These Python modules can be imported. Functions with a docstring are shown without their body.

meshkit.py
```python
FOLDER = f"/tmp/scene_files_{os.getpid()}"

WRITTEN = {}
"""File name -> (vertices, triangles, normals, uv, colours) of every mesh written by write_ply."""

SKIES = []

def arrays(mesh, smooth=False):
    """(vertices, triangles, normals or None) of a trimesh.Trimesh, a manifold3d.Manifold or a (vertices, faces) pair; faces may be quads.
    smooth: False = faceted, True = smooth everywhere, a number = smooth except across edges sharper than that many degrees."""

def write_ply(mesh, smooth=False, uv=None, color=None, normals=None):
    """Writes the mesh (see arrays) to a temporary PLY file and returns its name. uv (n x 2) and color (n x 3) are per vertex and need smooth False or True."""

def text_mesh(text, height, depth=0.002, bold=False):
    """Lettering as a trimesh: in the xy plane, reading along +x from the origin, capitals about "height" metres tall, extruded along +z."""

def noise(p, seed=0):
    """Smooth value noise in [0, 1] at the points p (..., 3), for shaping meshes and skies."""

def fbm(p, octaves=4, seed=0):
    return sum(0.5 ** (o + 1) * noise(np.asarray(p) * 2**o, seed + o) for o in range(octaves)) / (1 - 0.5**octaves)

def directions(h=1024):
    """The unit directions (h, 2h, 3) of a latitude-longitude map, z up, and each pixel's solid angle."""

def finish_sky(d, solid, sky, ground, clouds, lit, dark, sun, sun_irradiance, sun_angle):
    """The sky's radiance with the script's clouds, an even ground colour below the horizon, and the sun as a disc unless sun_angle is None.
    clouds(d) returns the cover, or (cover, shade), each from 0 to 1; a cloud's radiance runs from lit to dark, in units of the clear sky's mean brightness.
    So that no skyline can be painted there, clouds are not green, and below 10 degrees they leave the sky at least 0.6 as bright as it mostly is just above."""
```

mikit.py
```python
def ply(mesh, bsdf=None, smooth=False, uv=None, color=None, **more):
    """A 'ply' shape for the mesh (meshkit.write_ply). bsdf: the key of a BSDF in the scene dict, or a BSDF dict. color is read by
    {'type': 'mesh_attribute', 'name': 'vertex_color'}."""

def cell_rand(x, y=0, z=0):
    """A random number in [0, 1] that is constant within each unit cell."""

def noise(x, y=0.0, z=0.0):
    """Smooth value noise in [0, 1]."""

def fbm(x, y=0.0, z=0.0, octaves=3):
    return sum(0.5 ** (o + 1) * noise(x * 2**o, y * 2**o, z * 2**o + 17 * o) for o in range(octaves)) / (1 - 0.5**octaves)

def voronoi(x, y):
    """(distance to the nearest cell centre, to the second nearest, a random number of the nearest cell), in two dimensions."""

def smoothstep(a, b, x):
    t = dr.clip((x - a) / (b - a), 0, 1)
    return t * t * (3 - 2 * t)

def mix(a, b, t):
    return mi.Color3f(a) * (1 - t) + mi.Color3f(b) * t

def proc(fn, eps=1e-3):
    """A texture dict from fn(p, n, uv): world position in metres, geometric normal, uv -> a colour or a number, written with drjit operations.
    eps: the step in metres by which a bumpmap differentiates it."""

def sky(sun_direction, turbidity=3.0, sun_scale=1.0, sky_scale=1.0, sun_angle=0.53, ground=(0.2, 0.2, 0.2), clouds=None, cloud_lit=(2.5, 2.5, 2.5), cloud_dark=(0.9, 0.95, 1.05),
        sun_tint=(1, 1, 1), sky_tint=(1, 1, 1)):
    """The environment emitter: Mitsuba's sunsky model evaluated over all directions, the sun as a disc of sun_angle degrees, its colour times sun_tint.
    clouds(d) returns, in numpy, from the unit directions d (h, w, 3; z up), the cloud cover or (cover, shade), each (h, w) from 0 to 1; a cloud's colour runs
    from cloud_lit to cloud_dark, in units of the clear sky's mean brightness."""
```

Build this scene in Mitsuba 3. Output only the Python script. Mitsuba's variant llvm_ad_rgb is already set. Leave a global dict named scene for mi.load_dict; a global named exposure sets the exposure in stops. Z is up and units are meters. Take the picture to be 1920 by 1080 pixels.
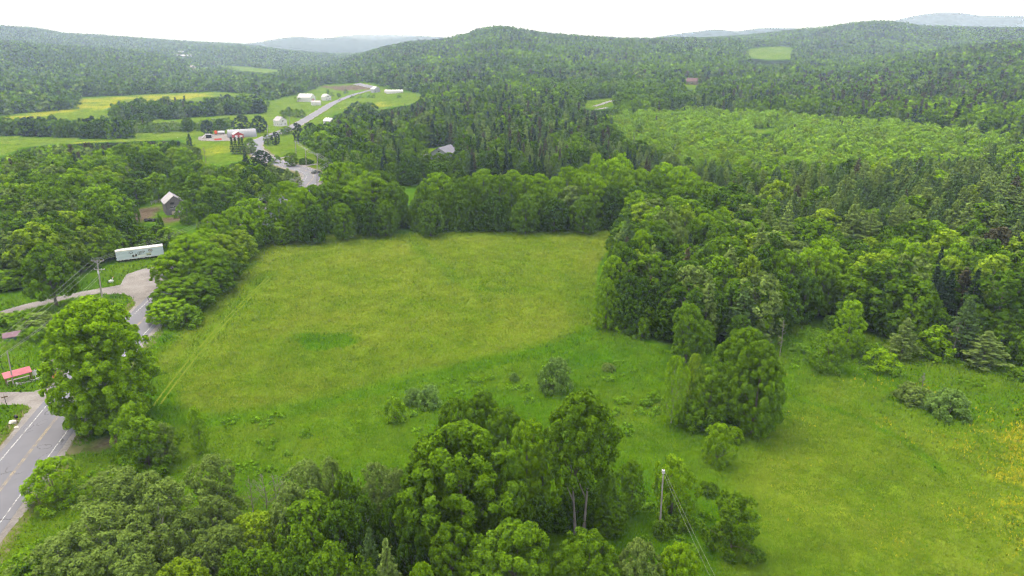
import math, random
import numpy as np, trimesh, shapely, mitsuba as mi, drjit as dr
import mikit, meshkit
from shapely.geometry import Polygon, LineString, Point
from shapely.ops import unary_union
from scipy.interpolate import PchipInterpolator

T = mi.ScalarTransform4f
rng = np.random.default_rng(7)
random.seed(7)
scene, labels = {}, {}

# ------------------------------------------------------------------ camera, sky, exposure
CAM_H = 60.0                       # drone 60 m above the road
F = 1297.0                         # focal length in pixels of the 1920 px wide photograph
TH = math.atan(460 / F)            # pitch down
HFOV = 2 * math.degrees(math.atan(960 / F))
scene['camera'] = {'type': 'perspective', 'fov': HFOV, 'fov_axis': 'x', 'near_clip': 1.0, 'far_clip': 60000.0,
                   'to_world': T().look_at(origin=[0, 0, CAM_H], target=[0, math.cos(TH), CAM_H - math.sin(TH)], up=[0, 0, 1]),
                   'medium': {'type': 'ref', 'id': 'haze_air'}}
scene['sky'] = mikit.sky((-0.35, 0.25, 0.9), turbidity=4, sun_scale=0.3, sun_angle=26, clouds=lambda d: (np.ones(d.shape[:2]), .55 * (1 - np.clip(d[..., 2], 0, 1)) ** 1.5),
                         cloud_lit=(2.5, 2.52, 2.55), cloud_dark=(.95, .98, 1.03), ground=(0.07, 0.09, 0.04))
exposure = 3.05
scene['haze_air'] = {'type': 'homogeneous', 'albedo': {'type': 'rgb', 'value': [0.945, 0.968, 0.994]}, 'sigma_t': {'type': 'rgb', 'value': [0.000100, 0.000124, 0.000176]}}
scene['haze'] = {'type': 'cube', 'to_world': T().translate([0, 0, 245]).scale([17000, 17000, 335]),
                 'bsdf': {'type': 'null'}, 'interior': {'type': 'ref', 'id': 'haze_air'}}
labels['haze'] = {'label': 'thin pale summer haze lying over the whole valley', 'category': 'haze', 'kind': 'stuff'}

def struct(key, label, cat=None):
    labels[key] = {'label': label, 'category': cat or key.rstrip('_0123456789').replace('_', ' '), 'kind': 'structure'}

def smooth(a, b, x):
    t = np.clip((x - a) / (b - a), 0, 1)
    return t * t * (3 - 2 * t)

# ------------------------------------------------------------------ terrain
def tan_el(px, py):
    v, u = (540 - py) / F, (px - 960) / F
    return (-math.sin(TH) + v * math.cos(TH)) / np.hypot(u, math.cos(TH) + v * math.sin(TH))

RIDGES = [  # distance, width, crest line
 (2300, 850, 12, [(380, 190), (500, 150), (600, 122), (650, 107), (700, 92), (760, 79), (830, 73), (870, 65), (905, 54), (940, 50), (975, 55), (1020, 62), (1060, 65), (1100, 67), (1200, 70), (1300, 70), (1400, 74), (1500, 82), (1600, 95), (1800, 120)]),
 (3000, 900, 12, [(1100, 110), (1200, 84), (1300, 74), (1400, 67), (1480, 59), (1540, 52), (1600, 42), (1640, 39), (1680, 42), (1720, 48), (1800, 51), (1920, 52), (2200, 45)]),
 (1650, 620, 12, [(1350, 190), (1500, 134), (1600, 115), (1700, 100), (1800, 88), (1900, 77), (2000, 70), (2300, 55)]),
 (7000, 1500, 0, [(1100, 110), (1180, 82), (1240, 68), (1300, 60), (1340, 56), (1380, 59), (1400, 56), (1440, 53), (1480, 53), (1520, 58), (1600, 75), (1700, 110)]),
 (9000, 1700, 0, [(1500, 110), (1600, 70), (1660, 42), (1690, 34), (1720, 28), (1760, 24), (1790, 25), (1830, 30), (1920, 31), (2200, 50)]),
 (4200, 900, 12, [(-400, 30), (0, 48), (60, 51), (130, 61), (200, 65), (280, 72), (340, 77), (400, 80), (460, 84), (520, 92), (600, 120)]),
 (2500, 700, 12, [(-400, 60), (0, 74), (100, 81), (200, 88), (300, 98), (380, 125)]),
 (3200, 500, 12, [(180, 120), (230, 98), (330, 87), (420, 87), (500, 90), (560, 97), (640, 105), (700, 120)]),
 (8000, 1500, 0, [(300, 110), (380, 90), (480, 80), (520, 73), (560, 69), (600, 72), (640, 70), (700, 74), (740, 72), (790, 68), (830, 70), (900, 95)]),
 (12000, 1500, 0, [(540, 82), (600, 74), (680, 65), (760, 66), (850, 74), (950, 90)]),
]
_R = []
for r0, w, th, pts in RIDGES:
    p = np.array(pts, float)
    z = CAM_H + r0 * np.array([tan_el(a, b) for a, b in pts]) - th
    _R.append((r0, w, PchipInterpolator(p[:, 0], z), p[0, 0], p[-1, 0], z))

def z_exact(x, y):
    x, y = np.asarray(x, float), np.asarray(y, float)
    r, az = np.hypot(x, y), np.arctan2(x, y)
    px = 960 + F * np.tan(np.clip(az, -1.2, 1.2)) / math.cos(TH)
    base = -12 * smooth(300, 750, r) * smooth(0.02, -0.3, az)
    front = 1 - smooth(1.1, 1.7, np.abs(az))
    top = np.zeros_like(r)
    for r0, w, fn, a, b, z in _R:
        crest = fn(np.clip(px, a, b))
        fade = smooth(a - 250, a, px) * (1 - smooth(b, b + 250, px))
        top = np.maximum(top, np.maximum(crest - base, 0) * fade * np.exp(-((r - r0) / w) ** 2))
    rough = (meshkit.fbm(np.stack([x / 340, y / 340, x * 0], -1), 3, 5) - 0.5) * 14 * smooth(650, 1600, r) * (1 - smooth(5000, 8000, r))
    near = (meshkit.fbm(np.stack([x / 26, y / 26, x * 0], -1), 3, 9) - 0.5) * 0.9 * smooth(30, 80, r) * (1 - smooth(260, 400, r))
    return base + front * top + rough + near * 0.5

AZ = np.radians(np.concatenate([np.arange(-180, -48, 4.0), np.arange(-48, 48, 0.3), np.arange(48, 181, 4.0)]))
AZ[-1] = math.pi
RR = np.concatenate([[0.0], np.geomspace(22, 480, 210), np.geomspace(490, 15500, 170)])
_gx, _gy = RR[:, None] * np.sin(AZ)[None], RR[:, None] * np.cos(AZ)[None]
ZG = z_exact(_gx, _gy)
ZG[:, -1] = ZG[:, 0]

def zt(x, y):
    """height of the ground mesh"""
    x, y = np.asarray(x, float), np.asarray(y, float)
    r, az = np.hypot(x, y), np.arctan2(x, y)
    i = np.clip(np.searchsorted(RR, r) - 1, 0, len(RR) - 2)
    j = np.clip(np.searchsorted(AZ, az) - 1, 0, len(AZ) - 2)
    a, b = (r - RR[i]) / (RR[i + 1] - RR[i]), (az - AZ[j]) / (AZ[j + 1] - AZ[j])
    return (ZG[i, j] * (1 - a) + ZG[i + 1, j] * a) * (1 - b) + (ZG[i, j + 1] * (1 - a) + ZG[i + 1, j + 1] * a) * b

_S = np.geomspace(30, 15000, 5000)
def ray(px, py):
    u, v = (px - 960) / F, (540 - py) / F
    d = np.array([u, math.cos(TH) + v * math.sin(TH), -math.sin(TH) + v * math.cos(TH)])
    return d / np.hypot(d[0], d[1])
def at(px, py, h=0.0):
    """the place on the ground (or h metres above it) seen at a pixel of the photograph"""
    d = ray(px, py)
    g = CAM_H + _S * d[2] - zt(_S * d[0], _S * d[1]) - h
    k = int(np.argmax(g < 0)) if (g < 0).any() else len(_S) - 1
    if k > 0:
        s = _S[k - 1] + (_S[k] - _S[k - 1]) * g[k - 1] / (g[k - 1] - g[k])
    else:
        s = _S[0]
    return np.array([s * d[0], s * d[1], CAM_H + s * d[2] - h])
def atpoly(pts):
    return Polygon([at(*p)[:2] for p in pts]).buffer(0)
def proj(p):
    p = np.asarray(p, float)
    y, z = p[..., 1], p[..., 2] - CAM_H
    c = y * math.cos(TH) - z * math.sin(TH)
    return 960 + F * p[..., 0] / c, 540 - F * (y * math.sin(TH) + z * math.cos(TH)) / c

# ------------------------------------------------------------------ what grows where (outlines on the ground)
NEAR_OPEN = atpoly([(-500, 690), (0, 556), (60, 549), (150, 530), (215, 494), (312, 474), (345, 447), (395, 402), (430, 392), (500, 398), (506, 441), (760, 434), (1165, 430),
                    (1120, 500), (1113, 570), (1140, 610), (1200, 640), (1250, 660), (1300, 670), (1400, 655), (1478, 640), (1488, 606), (1560, 612), (1640, 632), (1700, 655), (1800, 672), (1920, 684), (2300, 760),
                    (2600, 1300), (2200, 2000), (-300, 2000), (-1200, 1300)])
HAY = atpoly([(318, 752), (300, 715), (305, 655), (345, 614), (430, 545), (505, 449), (760, 438), (1165, 431), (1128, 495), (1118, 560), (1122, 600), (1060, 642), (960, 658), (850, 682), (700, 718), (560, 745), (420, 768)])
MEADOW = atpoly([(1440, 830), (1480, 740), (1560, 710), (1680, 745), (1800, 790), (1920, 815), (2300, 860), (2400, 1400), (1450, 1400), (1390, 1080), (1400, 900)])
FLOWER = [atpoly([(1885, 800), (1990, 790), (2150, 1100), (1980, 1180), (1920, 1010), (1860, 870)]),
          atpoly([(0, 212), (140, 204), (150, 186), (400, 173), (398, 180), (260, 196), (150, 212), (0, 226)]),
          atpoly([(60, 282), (140, 268), (270, 263), (280, 268), (180, 276), (80, 290)]),
          atpoly([(380, 276), (425, 270), (425, 285), (388, 288)]),
          atpoly([(640, 200), (700, 192), (740, 196), (690, 203)])]
BIG_FIELDS = atpoly([(-200, 345), (0, 294), (40, 277), (100, 270), (250, 264), (345, 262), (385, 298), (412, 312), (452, 300), (470, 305), (520, 310), (560, 310), (600, 340), (618, 320), (595, 290), (560, 262), (575, 235), (600, 232), (625, 214), (700, 208), (770, 196), (800, 178),
                     (730, 166), (690, 155), (610, 158), (560, 176), (505, 190), (470, 176), (400, 172), (146, 183), (142, 205), (0, 217), (-200, 240)])
OPENINGS = [NEAR_OPEN, BIG_FIELDS,
            atpoly([(742, 352), (800, 347), (775, 372), (757, 386)]),
            atpoly([(222, 362), (262, 352), (300, 345), (318, 330), (335, 330), (345, 345), (338, 372), (352, 405), (330, 425), (290, 420), (232, 420), (228, 390)]),
            atpoly([(338, 322), (370, 300), (400, 302), (360, 325)]),
            atpoly([(838, 183), (880, 175), (940, 170), (944, 174), (905, 180)]),
            atpoly([(1080, 196), (1092, 190), (1150, 183), (1172, 186), (1160, 194), (1125, 206), (1085, 203)]),
            atpoly([(1388, 105), (1400, 92), (1450, 88), (1482, 88), (1490, 100), (1488, 111), (1440, 112)]),
            atpoly([(395, 121), (470, 126), (532, 131), (500, 138), (420, 128)]),
            atpoly([(318, 127), (380, 126), (440, 128), (380, 131)]),
            atpoly([(1270, 158), (1312, 156), (1310, 167), (1285, 168)]),
            atpoly([(776, 304), (866, 301), (866, 275), (784, 279)]),
            atpoly([(620, 246), (652, 236), (655, 244), (630, 252)]),
            atpoly([(1405, 243), (1460, 240), (1470, 246), (1420, 250)]),
            atpoly([(300, 425), (372, 425), (372, 388), (300, 388)])]
COPSES = [atpoly(p) for p in (
    [(212, 228), (250, 224), (330, 224), (374, 219), (368, 210), (330, 206), (240, 210), (214, 218)],
    [(376, 219), (490, 213), (496, 206), (440, 199), (390, 205)],
    [(-150, 262), (0, 254), (140, 258), (140, 251), (0, 247), (-150, 250)],
    [(146, 260), (245, 260), (240, 252), (150, 252)],
    [(565, 262), (600, 262), (650, 256), (700, 225), (700, 217), (640, 222), (575, 240)])]
SCRUB = atpoly([(250, 251), (330, 249), (430, 243), (430, 233), (330, 237), (250, 244)])
REGROWTH = atpoly([(1130, 238), (1180, 222), (1300, 214), (1500, 224), (1700, 244), (1900, 268), (1960, 330), (1700, 338), (1500, 338), (1300, 330), (1200, 292)])
REG_VIS = atpoly([(1150, 238), (1300, 217), (1500, 227), (1700, 247), (1900, 272), (1900, 290), (1700, 292), (1500, 298), (1330, 296), (1200, 276)])
PINES = atpoly([(1210, 350), (1300, 336), (1500, 341), (1700, 341), (2100, 352), (2100, 545), (1920, 528), (1700, 496), (1560, 490), (1460, 468), (1340, 405)])
DARKPINES = atpoly([(590, 345), (640, 250), (700, 226), (900, 200), (1120, 212), (1150, 270), (1250, 305), (1240, 385), (1000, 392), (760, 394), (620, 390)])
BROWN = atpoly([(1400, 190), (1550, 150), (1900, 170), (1900, 235), (1700, 235), (1500, 215)])
LEFTBROWN = atpoly([(0, 320), (0, 295), (150, 285), (330, 290), (330, 315), (150, 335)])
HEDGEBACK = atpoly([(505, 434), (760, 428), (1310, 424), (1310, 352), (1000, 352), (760, 352), (590, 360), (505, 398)])
ALL_OPEN = unary_union(OPENINGS)

# the road, its centre line on the ground
ROAD_PX = [(-310, 1320), (-150, 1110), (0, 919), (122, 764), (168, 706), (228, 640), (290, 578), (342, 524), (407, 464), (456, 433), (498, 408), (545, 372), (585, 338), (588, 326), (560, 316), (520, 305), (492, 292), (478, 280), (479, 270), (490, 262), (510, 254), (540, 243), (566, 229), (600, 209), (632, 190), (662, 178), (692, 170), (703, 166.5), (694, 163), (676, 159), (668, 157)]
def polyline(pts, step=4.0):
    p = np.array([at(*q)[:2] for q in pts])
    s = np.concatenate([[0], np.cumsum(np.linalg.norm(np.diff(p, axis=0), axis=1))])
    n = max(int(s[-1] / step), 2)
    q = PchipInterpolator(s, p)(np.linspace(0, s[-1], n))
    for _ in range(int(12 / step) + 1):
        q[1:-1] = (q[:-2] + 2 * q[1:-1] + q[2:]) / 4
    return q
ROAD = polyline(ROAD_PX)
ROAD_LINE = LineString(ROAD)
DRIVE = polyline([(-260, 690), (0, 590), (100, 562), (200, 543), (262, 535)], 3)
DRIVE2 = polyline([(-260, 742), (-60, 745), (40, 748), (90, 752)], 3)
FARDRIVE = polyline([(488, 299), (520, 298), (552, 292)], 4)
FARDRIVE2 = polyline([(604, 307), (585, 308), (560, 312)], 4)
FARDRIVE3 = polyline([(555, 243), (540, 245), (530, 250)], 4)
APRON = atpoly([(226, 534), (236, 515), (262, 506), (298, 497), (330, 500), (330, 525), (300, 560), (282, 590), (266, 592), (256, 575), (248, 560), (235, 552), (190, 552), (190, 541)])
APRON2 = atpoly([(-60, 735), (60, 735), (100, 722), (130, 708), (125, 760), (75, 778), (60, 768), (45, 760), (-60, 758)])
NO_TREE = unary_union([ROAD_LINE.buffer(9), LineString(DRIVE).buffer(5), LineString(DRIVE2).buffer(5)])

# ------------------------------------------------------------------ ground cover masks, in metres on the ground
def inside(poly, x, y, soft, seed=0, wob=0.0):
    """1 inside, 0 outside, soft metres wide, with a wobbly border"""
    d = shapely.distance(poly.exterior if poly.geom_type == 'Polygon' else poly.boundary, shapely.points(x, y))
    d = np.where(shapely.contains_xy(poly, x, y), d, -d)
    if wob:
        d = d + wob * (meshkit.fbm(np.stack([x / 9, y / 9, x * 0 + seed], -1), 3, seed) - 0.5)
    return smooth(-soft, soft, d)
BANK = LineString([at(*p)[:2] for p in [(310, 790), (420, 790), (560, 768), (700, 735), (850, 700), (960, 672), (1060, 652), (1110, 620)]])
STREAKS = [(LineString([at(*p)[:2] for p in q]), wd, am) for q, wd, am in (
    ([(765, 436), (790, 470), (835, 505), (880, 540), (930, 545)], 3.0, .55), ([(310, 740), (380, 640), (500, 515)], 4, .6), ([(1060, 520), (1100, 560), (1110, 600)], 6, .6),
    ([(1480, 745), (1600, 780), (1700, 830), (1760, 880)], 1.6, .95), ([(505, 452), (760, 444), (1160, 436)], 3, .5), ([(450, 600), (700, 560), (900, 590)], 7, .3))]
PATCH = Point(*at(603, 641)[:2])
BARE = [atpoly([(232, 405), (262, 390), (300, 386), (304, 396), (285, 408), (262, 416), (238, 417)]), atpoly([(300, 412), (345, 400), (350, 412), (310, 420)]), atpoly([(370, 256), (440, 250), (452, 262), (380, 264)]),
        atpoly([(600, 160), (690, 160), (700, 168), (640, 170)]), atpoly([(140, 842), (190, 826), (225, 815), (222, 822), (180, 838)])]
def masks(x, y):
    """(u, v): u 0 hay, 1 lush grass, 2 forest floor; v above 0 yellow flowers, below 0 bare earth"""
    x, y = np.asarray(x, float), np.asarray(y, float)
    r = np.hypot(x, y)
    big = meshkit.fbm(np.stack([x / 21, y / 21, x * 0], -1), 3, 3)
    u = np.full_like(x, 0.8) + (big - 0.5) * 0.9
    hay = inside(HAY, x, y, 2.5, 1, 7)
    u = u * (1 - hay) + hay * np.clip(0.12 + (meshkit.fbm(np.stack([x / 30, y / 30, x * 0], -1), 4, 13) - 0.5) * 1.1, 0, 0.6)
    mea = inside(MEADOW, x, y, 4, 2, 9)
    u = u * (1 - mea) + mea * np.clip(0.38 + (big - 0.5) * 0.8, 0, 1)
    P = shapely.points(x, y)
    bank = np.exp(-(shapely.distance(BANK, P) / 4.5) ** 2)
    u = np.maximum(u, bank * (1.05 + 0.3 * (big - .5)))
    for ln, wd, am in STREAKS:
        u = np.maximum(u, np.exp(-(shapely.distance(ln, P) / wd) ** 2) * am)
    dp = np.hypot((x - PATCH.x) / 8.5, (y - PATCH.y) / 5.5) + (meshkit.fbm(np.stack([x / 5, y / 5, x * 0], -1), 3, 23) - .5) * 1.0
    u = np.maximum(u, (1 - smooth(0.7, 1.15, dp)) * 1.05)
    far = smooth(330, 430, r)
    u = np.where(far > 0, np.clip(u * (1 - far) + far * (0.42 + (big - .5) * .8), 0, 1), u)
    road = ROAD_LINE.distance
    dr_ = shapely.distance(ROAD_LINE, P)
    u = np.where(r < 300, u * (1 - 0.55 * (1 - smooth(5, 8, dr_))), u)
    v = np.zeros_like(x)
    for i, q in enumerate(FLOWER):
        fine = meshkit.fbm(np.stack([x / (4 if i == 0 else 25), y / (4 if i == 0 else 25), x * 0], -1), 3, 40 + i)
        v = np.maximum(v, inside(q, x, y, 7 if i == 0 else 12, i, 14 if i == 0 else 30) * np.clip(fine * 3.0 - (.85 if i == 0 else .8), 0, 1))
    v = np.maximum(v, 0.16 * np.clip((meshkit.fbm(np.stack([x / 6, y / 6, x * 0], -1), 3, 77) - 0.58) * 6, 0, 1) * (mea + 0.4 * (1 - hay) * (r < 200)) * (1 - bank) * smooth(25, 70, x))
    bare = np.zeros_like(x)
    for i, q in enumerate(BARE):
        bare = np.maximum(bare, inside(q, x, y, 1.5, i, 6))
    bare = np.maximum(bare, (1 - smooth(0.15, 0.3, np.hypot((x - PATCH.x + .6) / 6, (y - PATCH.y + 1.0) / 3) + (meshkit.fbm(np.stack([x / 2, y / 2, x * 0], -1), 2, 29) - .5) * .2)) * .8)
    v = np.where(bare > 0.05, -bare, v)
    op = shapely.contains_xy(ALL_OPEN, x, y)
    d = np.where(op, 0, shapely.distance(ALL_OPEN, P))
    cop = np.zeros(len(x), bool) if x.ndim == 1 else np.zeros(x.shape, bool)
    for c in COPSES:
        cop |= shapely.contains_xy(c, x, y)
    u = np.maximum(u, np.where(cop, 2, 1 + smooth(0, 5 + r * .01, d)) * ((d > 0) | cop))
    v = np.where(u > 1.3, np.minimum(v, 0), v)
    return u, v
# ------------------------------------------------------------------ materials
VEG = .76
def C(*v):
    return mi.Color3f(*v)
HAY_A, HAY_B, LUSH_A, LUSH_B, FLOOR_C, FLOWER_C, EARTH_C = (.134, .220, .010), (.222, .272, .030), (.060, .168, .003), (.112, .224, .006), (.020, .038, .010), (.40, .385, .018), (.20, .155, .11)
def ground_fn(p, n, uv):
    u, v = uv.x, uv.y
    a = mikit.fbm(p.x * .9, p.y * .9, 0, 3)
    b = mikit.fbm(p.x * .12 + 7, p.y * .12, 3, 2)
    f = mikit.noise(p.x * 3.1, p.y * 3.1, 1)
    hay = mikit.mix(HAY_A, HAY_B, dr.clip(a * .9 + b * .8 - .45, 0, 1))
    lush = mikit.mix(LUSH_A, LUSH_B, dr.clip(a * 1.2 + b * .4 - .4, 0, 1))
    c = hay * (1 - dr.clip(u, 0, 1)) + lush * dr.clip(u, 0, 1)
    fl = .75 * dr.clip(v, 0, 1) * mikit.smoothstep(.35, .6, f * .5 + a * .5 + dr.clip(v, 0, 1) * .18)
    c = c * (1 - fl) + C(*FLOWER_C) * fl
    e = dr.clip(-v, 0, 1)
    c = c * (1 - e) + mikit.mix((.10, .075, .05), EARTH_C, b * .6 + f * .4) * e
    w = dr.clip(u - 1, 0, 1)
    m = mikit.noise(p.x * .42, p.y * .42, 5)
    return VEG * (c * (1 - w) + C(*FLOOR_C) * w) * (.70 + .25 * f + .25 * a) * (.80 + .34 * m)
def bs(name, d):
    scene[name] = d
    return name
def two(d):
    return {'type': 'twosided', 'bsdf': d}
bs('mat_ground', two({'type': 'diffuse', 'reflectance': mikit.proc(ground_fn)}))

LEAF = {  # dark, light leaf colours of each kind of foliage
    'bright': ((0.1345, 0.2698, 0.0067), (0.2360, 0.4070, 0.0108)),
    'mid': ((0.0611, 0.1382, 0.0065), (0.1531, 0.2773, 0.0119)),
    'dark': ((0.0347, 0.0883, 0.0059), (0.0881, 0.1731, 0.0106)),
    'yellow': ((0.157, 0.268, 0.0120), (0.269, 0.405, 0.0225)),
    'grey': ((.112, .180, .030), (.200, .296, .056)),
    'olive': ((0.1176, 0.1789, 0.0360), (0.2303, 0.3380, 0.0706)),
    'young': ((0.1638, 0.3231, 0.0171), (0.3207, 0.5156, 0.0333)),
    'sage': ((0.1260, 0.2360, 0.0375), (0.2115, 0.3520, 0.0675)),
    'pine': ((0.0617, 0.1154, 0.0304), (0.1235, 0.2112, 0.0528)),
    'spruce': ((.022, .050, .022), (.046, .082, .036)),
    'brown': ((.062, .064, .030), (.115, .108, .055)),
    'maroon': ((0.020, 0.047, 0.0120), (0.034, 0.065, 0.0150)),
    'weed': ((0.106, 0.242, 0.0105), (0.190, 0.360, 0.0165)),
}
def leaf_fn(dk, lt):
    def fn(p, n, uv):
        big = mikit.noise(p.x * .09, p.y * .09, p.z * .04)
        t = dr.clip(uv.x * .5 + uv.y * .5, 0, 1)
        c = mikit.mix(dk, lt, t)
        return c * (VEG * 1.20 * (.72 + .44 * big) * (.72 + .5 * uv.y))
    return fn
LEAF_FN = {}
for k, (dk, lt) in LEAF.items():
    LEAF_FN[k] = leaf_fn(dk, lt)
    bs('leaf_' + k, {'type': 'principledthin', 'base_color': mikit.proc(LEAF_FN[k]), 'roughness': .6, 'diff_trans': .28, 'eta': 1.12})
bs('bark', two({'type': 'diffuse', 'reflectance': mikit.proc(lambda p, n, uv: mikit.mix((.075, .062, .048), (.17, .15, .125), mikit.noise(p.x * 6, p.y * 6, p.z * 1.3)))}))
bs('bark_pale', two({'type': 'diffuse', 'reflectance': mikit.proc(lambda p, n, uv: mikit.mix((.22, .20, .17), (.45, .43, .39), mikit.smoothstep(.25, .6, mikit.noise(p.x * 3, p.y * 3, p.z * 2.2))))}))
bs('dead_wood', two({'type': 'diffuse', 'reflectance': mikit.proc(lambda p, n, uv: mikit.mix((.13, .115, .10), (.27, .25, .225), mikit.noise(p.x * 4, p.y * 4, p.z * 1.3)))}))
bs('grass_blades', two({'type': 'diffuse', 'reflectance': {'type': 'mesh_attribute', 'name': 'vertex_color'}}))

def shape(v, f, n=None, uv=None, color=None, bsdf=None):
    path = meshkit.write_ply((v, f), False, uv, color, normals=n)
    return {'type': 'ply', 'filename': path, 'face_normals': n is None, 'bsdf': {'type': 'ref', 'id': bsdf}}

def unit(v):
    return v / (np.linalg.norm(v, axis=-1, keepdims=True) + 1e-12)
def leaf_tris(pos, nor, size, R, aspect=1.0):
    """triangles of leaves at pos facing nor"""
    N = len(pos)
    a = unit(np.cross(nor, R.normal(size=(N, 3))))
    b = np.cross(nor, a)
    ang = R.uniform(0, 6.283, N)[:, None]
    a, b = a * np.cos(ang) + b * np.sin(ang), b * np.cos(ang) - a * np.sin(ang)
    s = (size * R.uniform(.7, 1.3, N))[:, None]
    off = nor * s * R.uniform(-.12, .25, N)[:, None]
    v = np.stack([pos + a * s * .62 * aspect + off, pos - a * s * .35 * aspect + b * s * .5, pos - a * s * .35 * aspect - b * s * .5 - off], 1)
    return v
def tube(pts, rad, sides=6):
    p = np.asarray(pts, float)
    t = unit(np.gradient(p, axis=0))
    a = unit(np.cross(t, np.where(np.abs(t[:, 2:]) < .9, [0, 0, 1.0], [1.0, 0, 0])))
    b = np.cross(t, a)
    ang = np.arange(sides) * 2 * np.pi / sides
    v = p[:, None] + np.broadcast_to(rad, (len(p),))[:, None, None] * (np.cos(ang)[None, :, None] * a[:, None] + np.sin(ang)[None, :, None] * b[:, None])
    i, j = np.meshgrid(np.arange(len(p) - 1), np.arange(sides), indexing='ij')
    q = np.stack([i * sides + j, i * sides + (j + 1) % sides, (i + 1) * sides + (j + 1) % sides, (i + 1) * sides + j], -1).reshape(-1, 4)
    return v.reshape(-1, 3), np.vstack([q[:, [0, 1, 2]], q[:, [0, 2, 3]]])
def join(parts):
    vs, fs, n = [], [], 0
    for v, f in parts:
        vs.append(v); fs.append(np.asarray(f) + n); n += len(v)
    return np.vstack(vs), np.vstack(fs)

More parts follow.
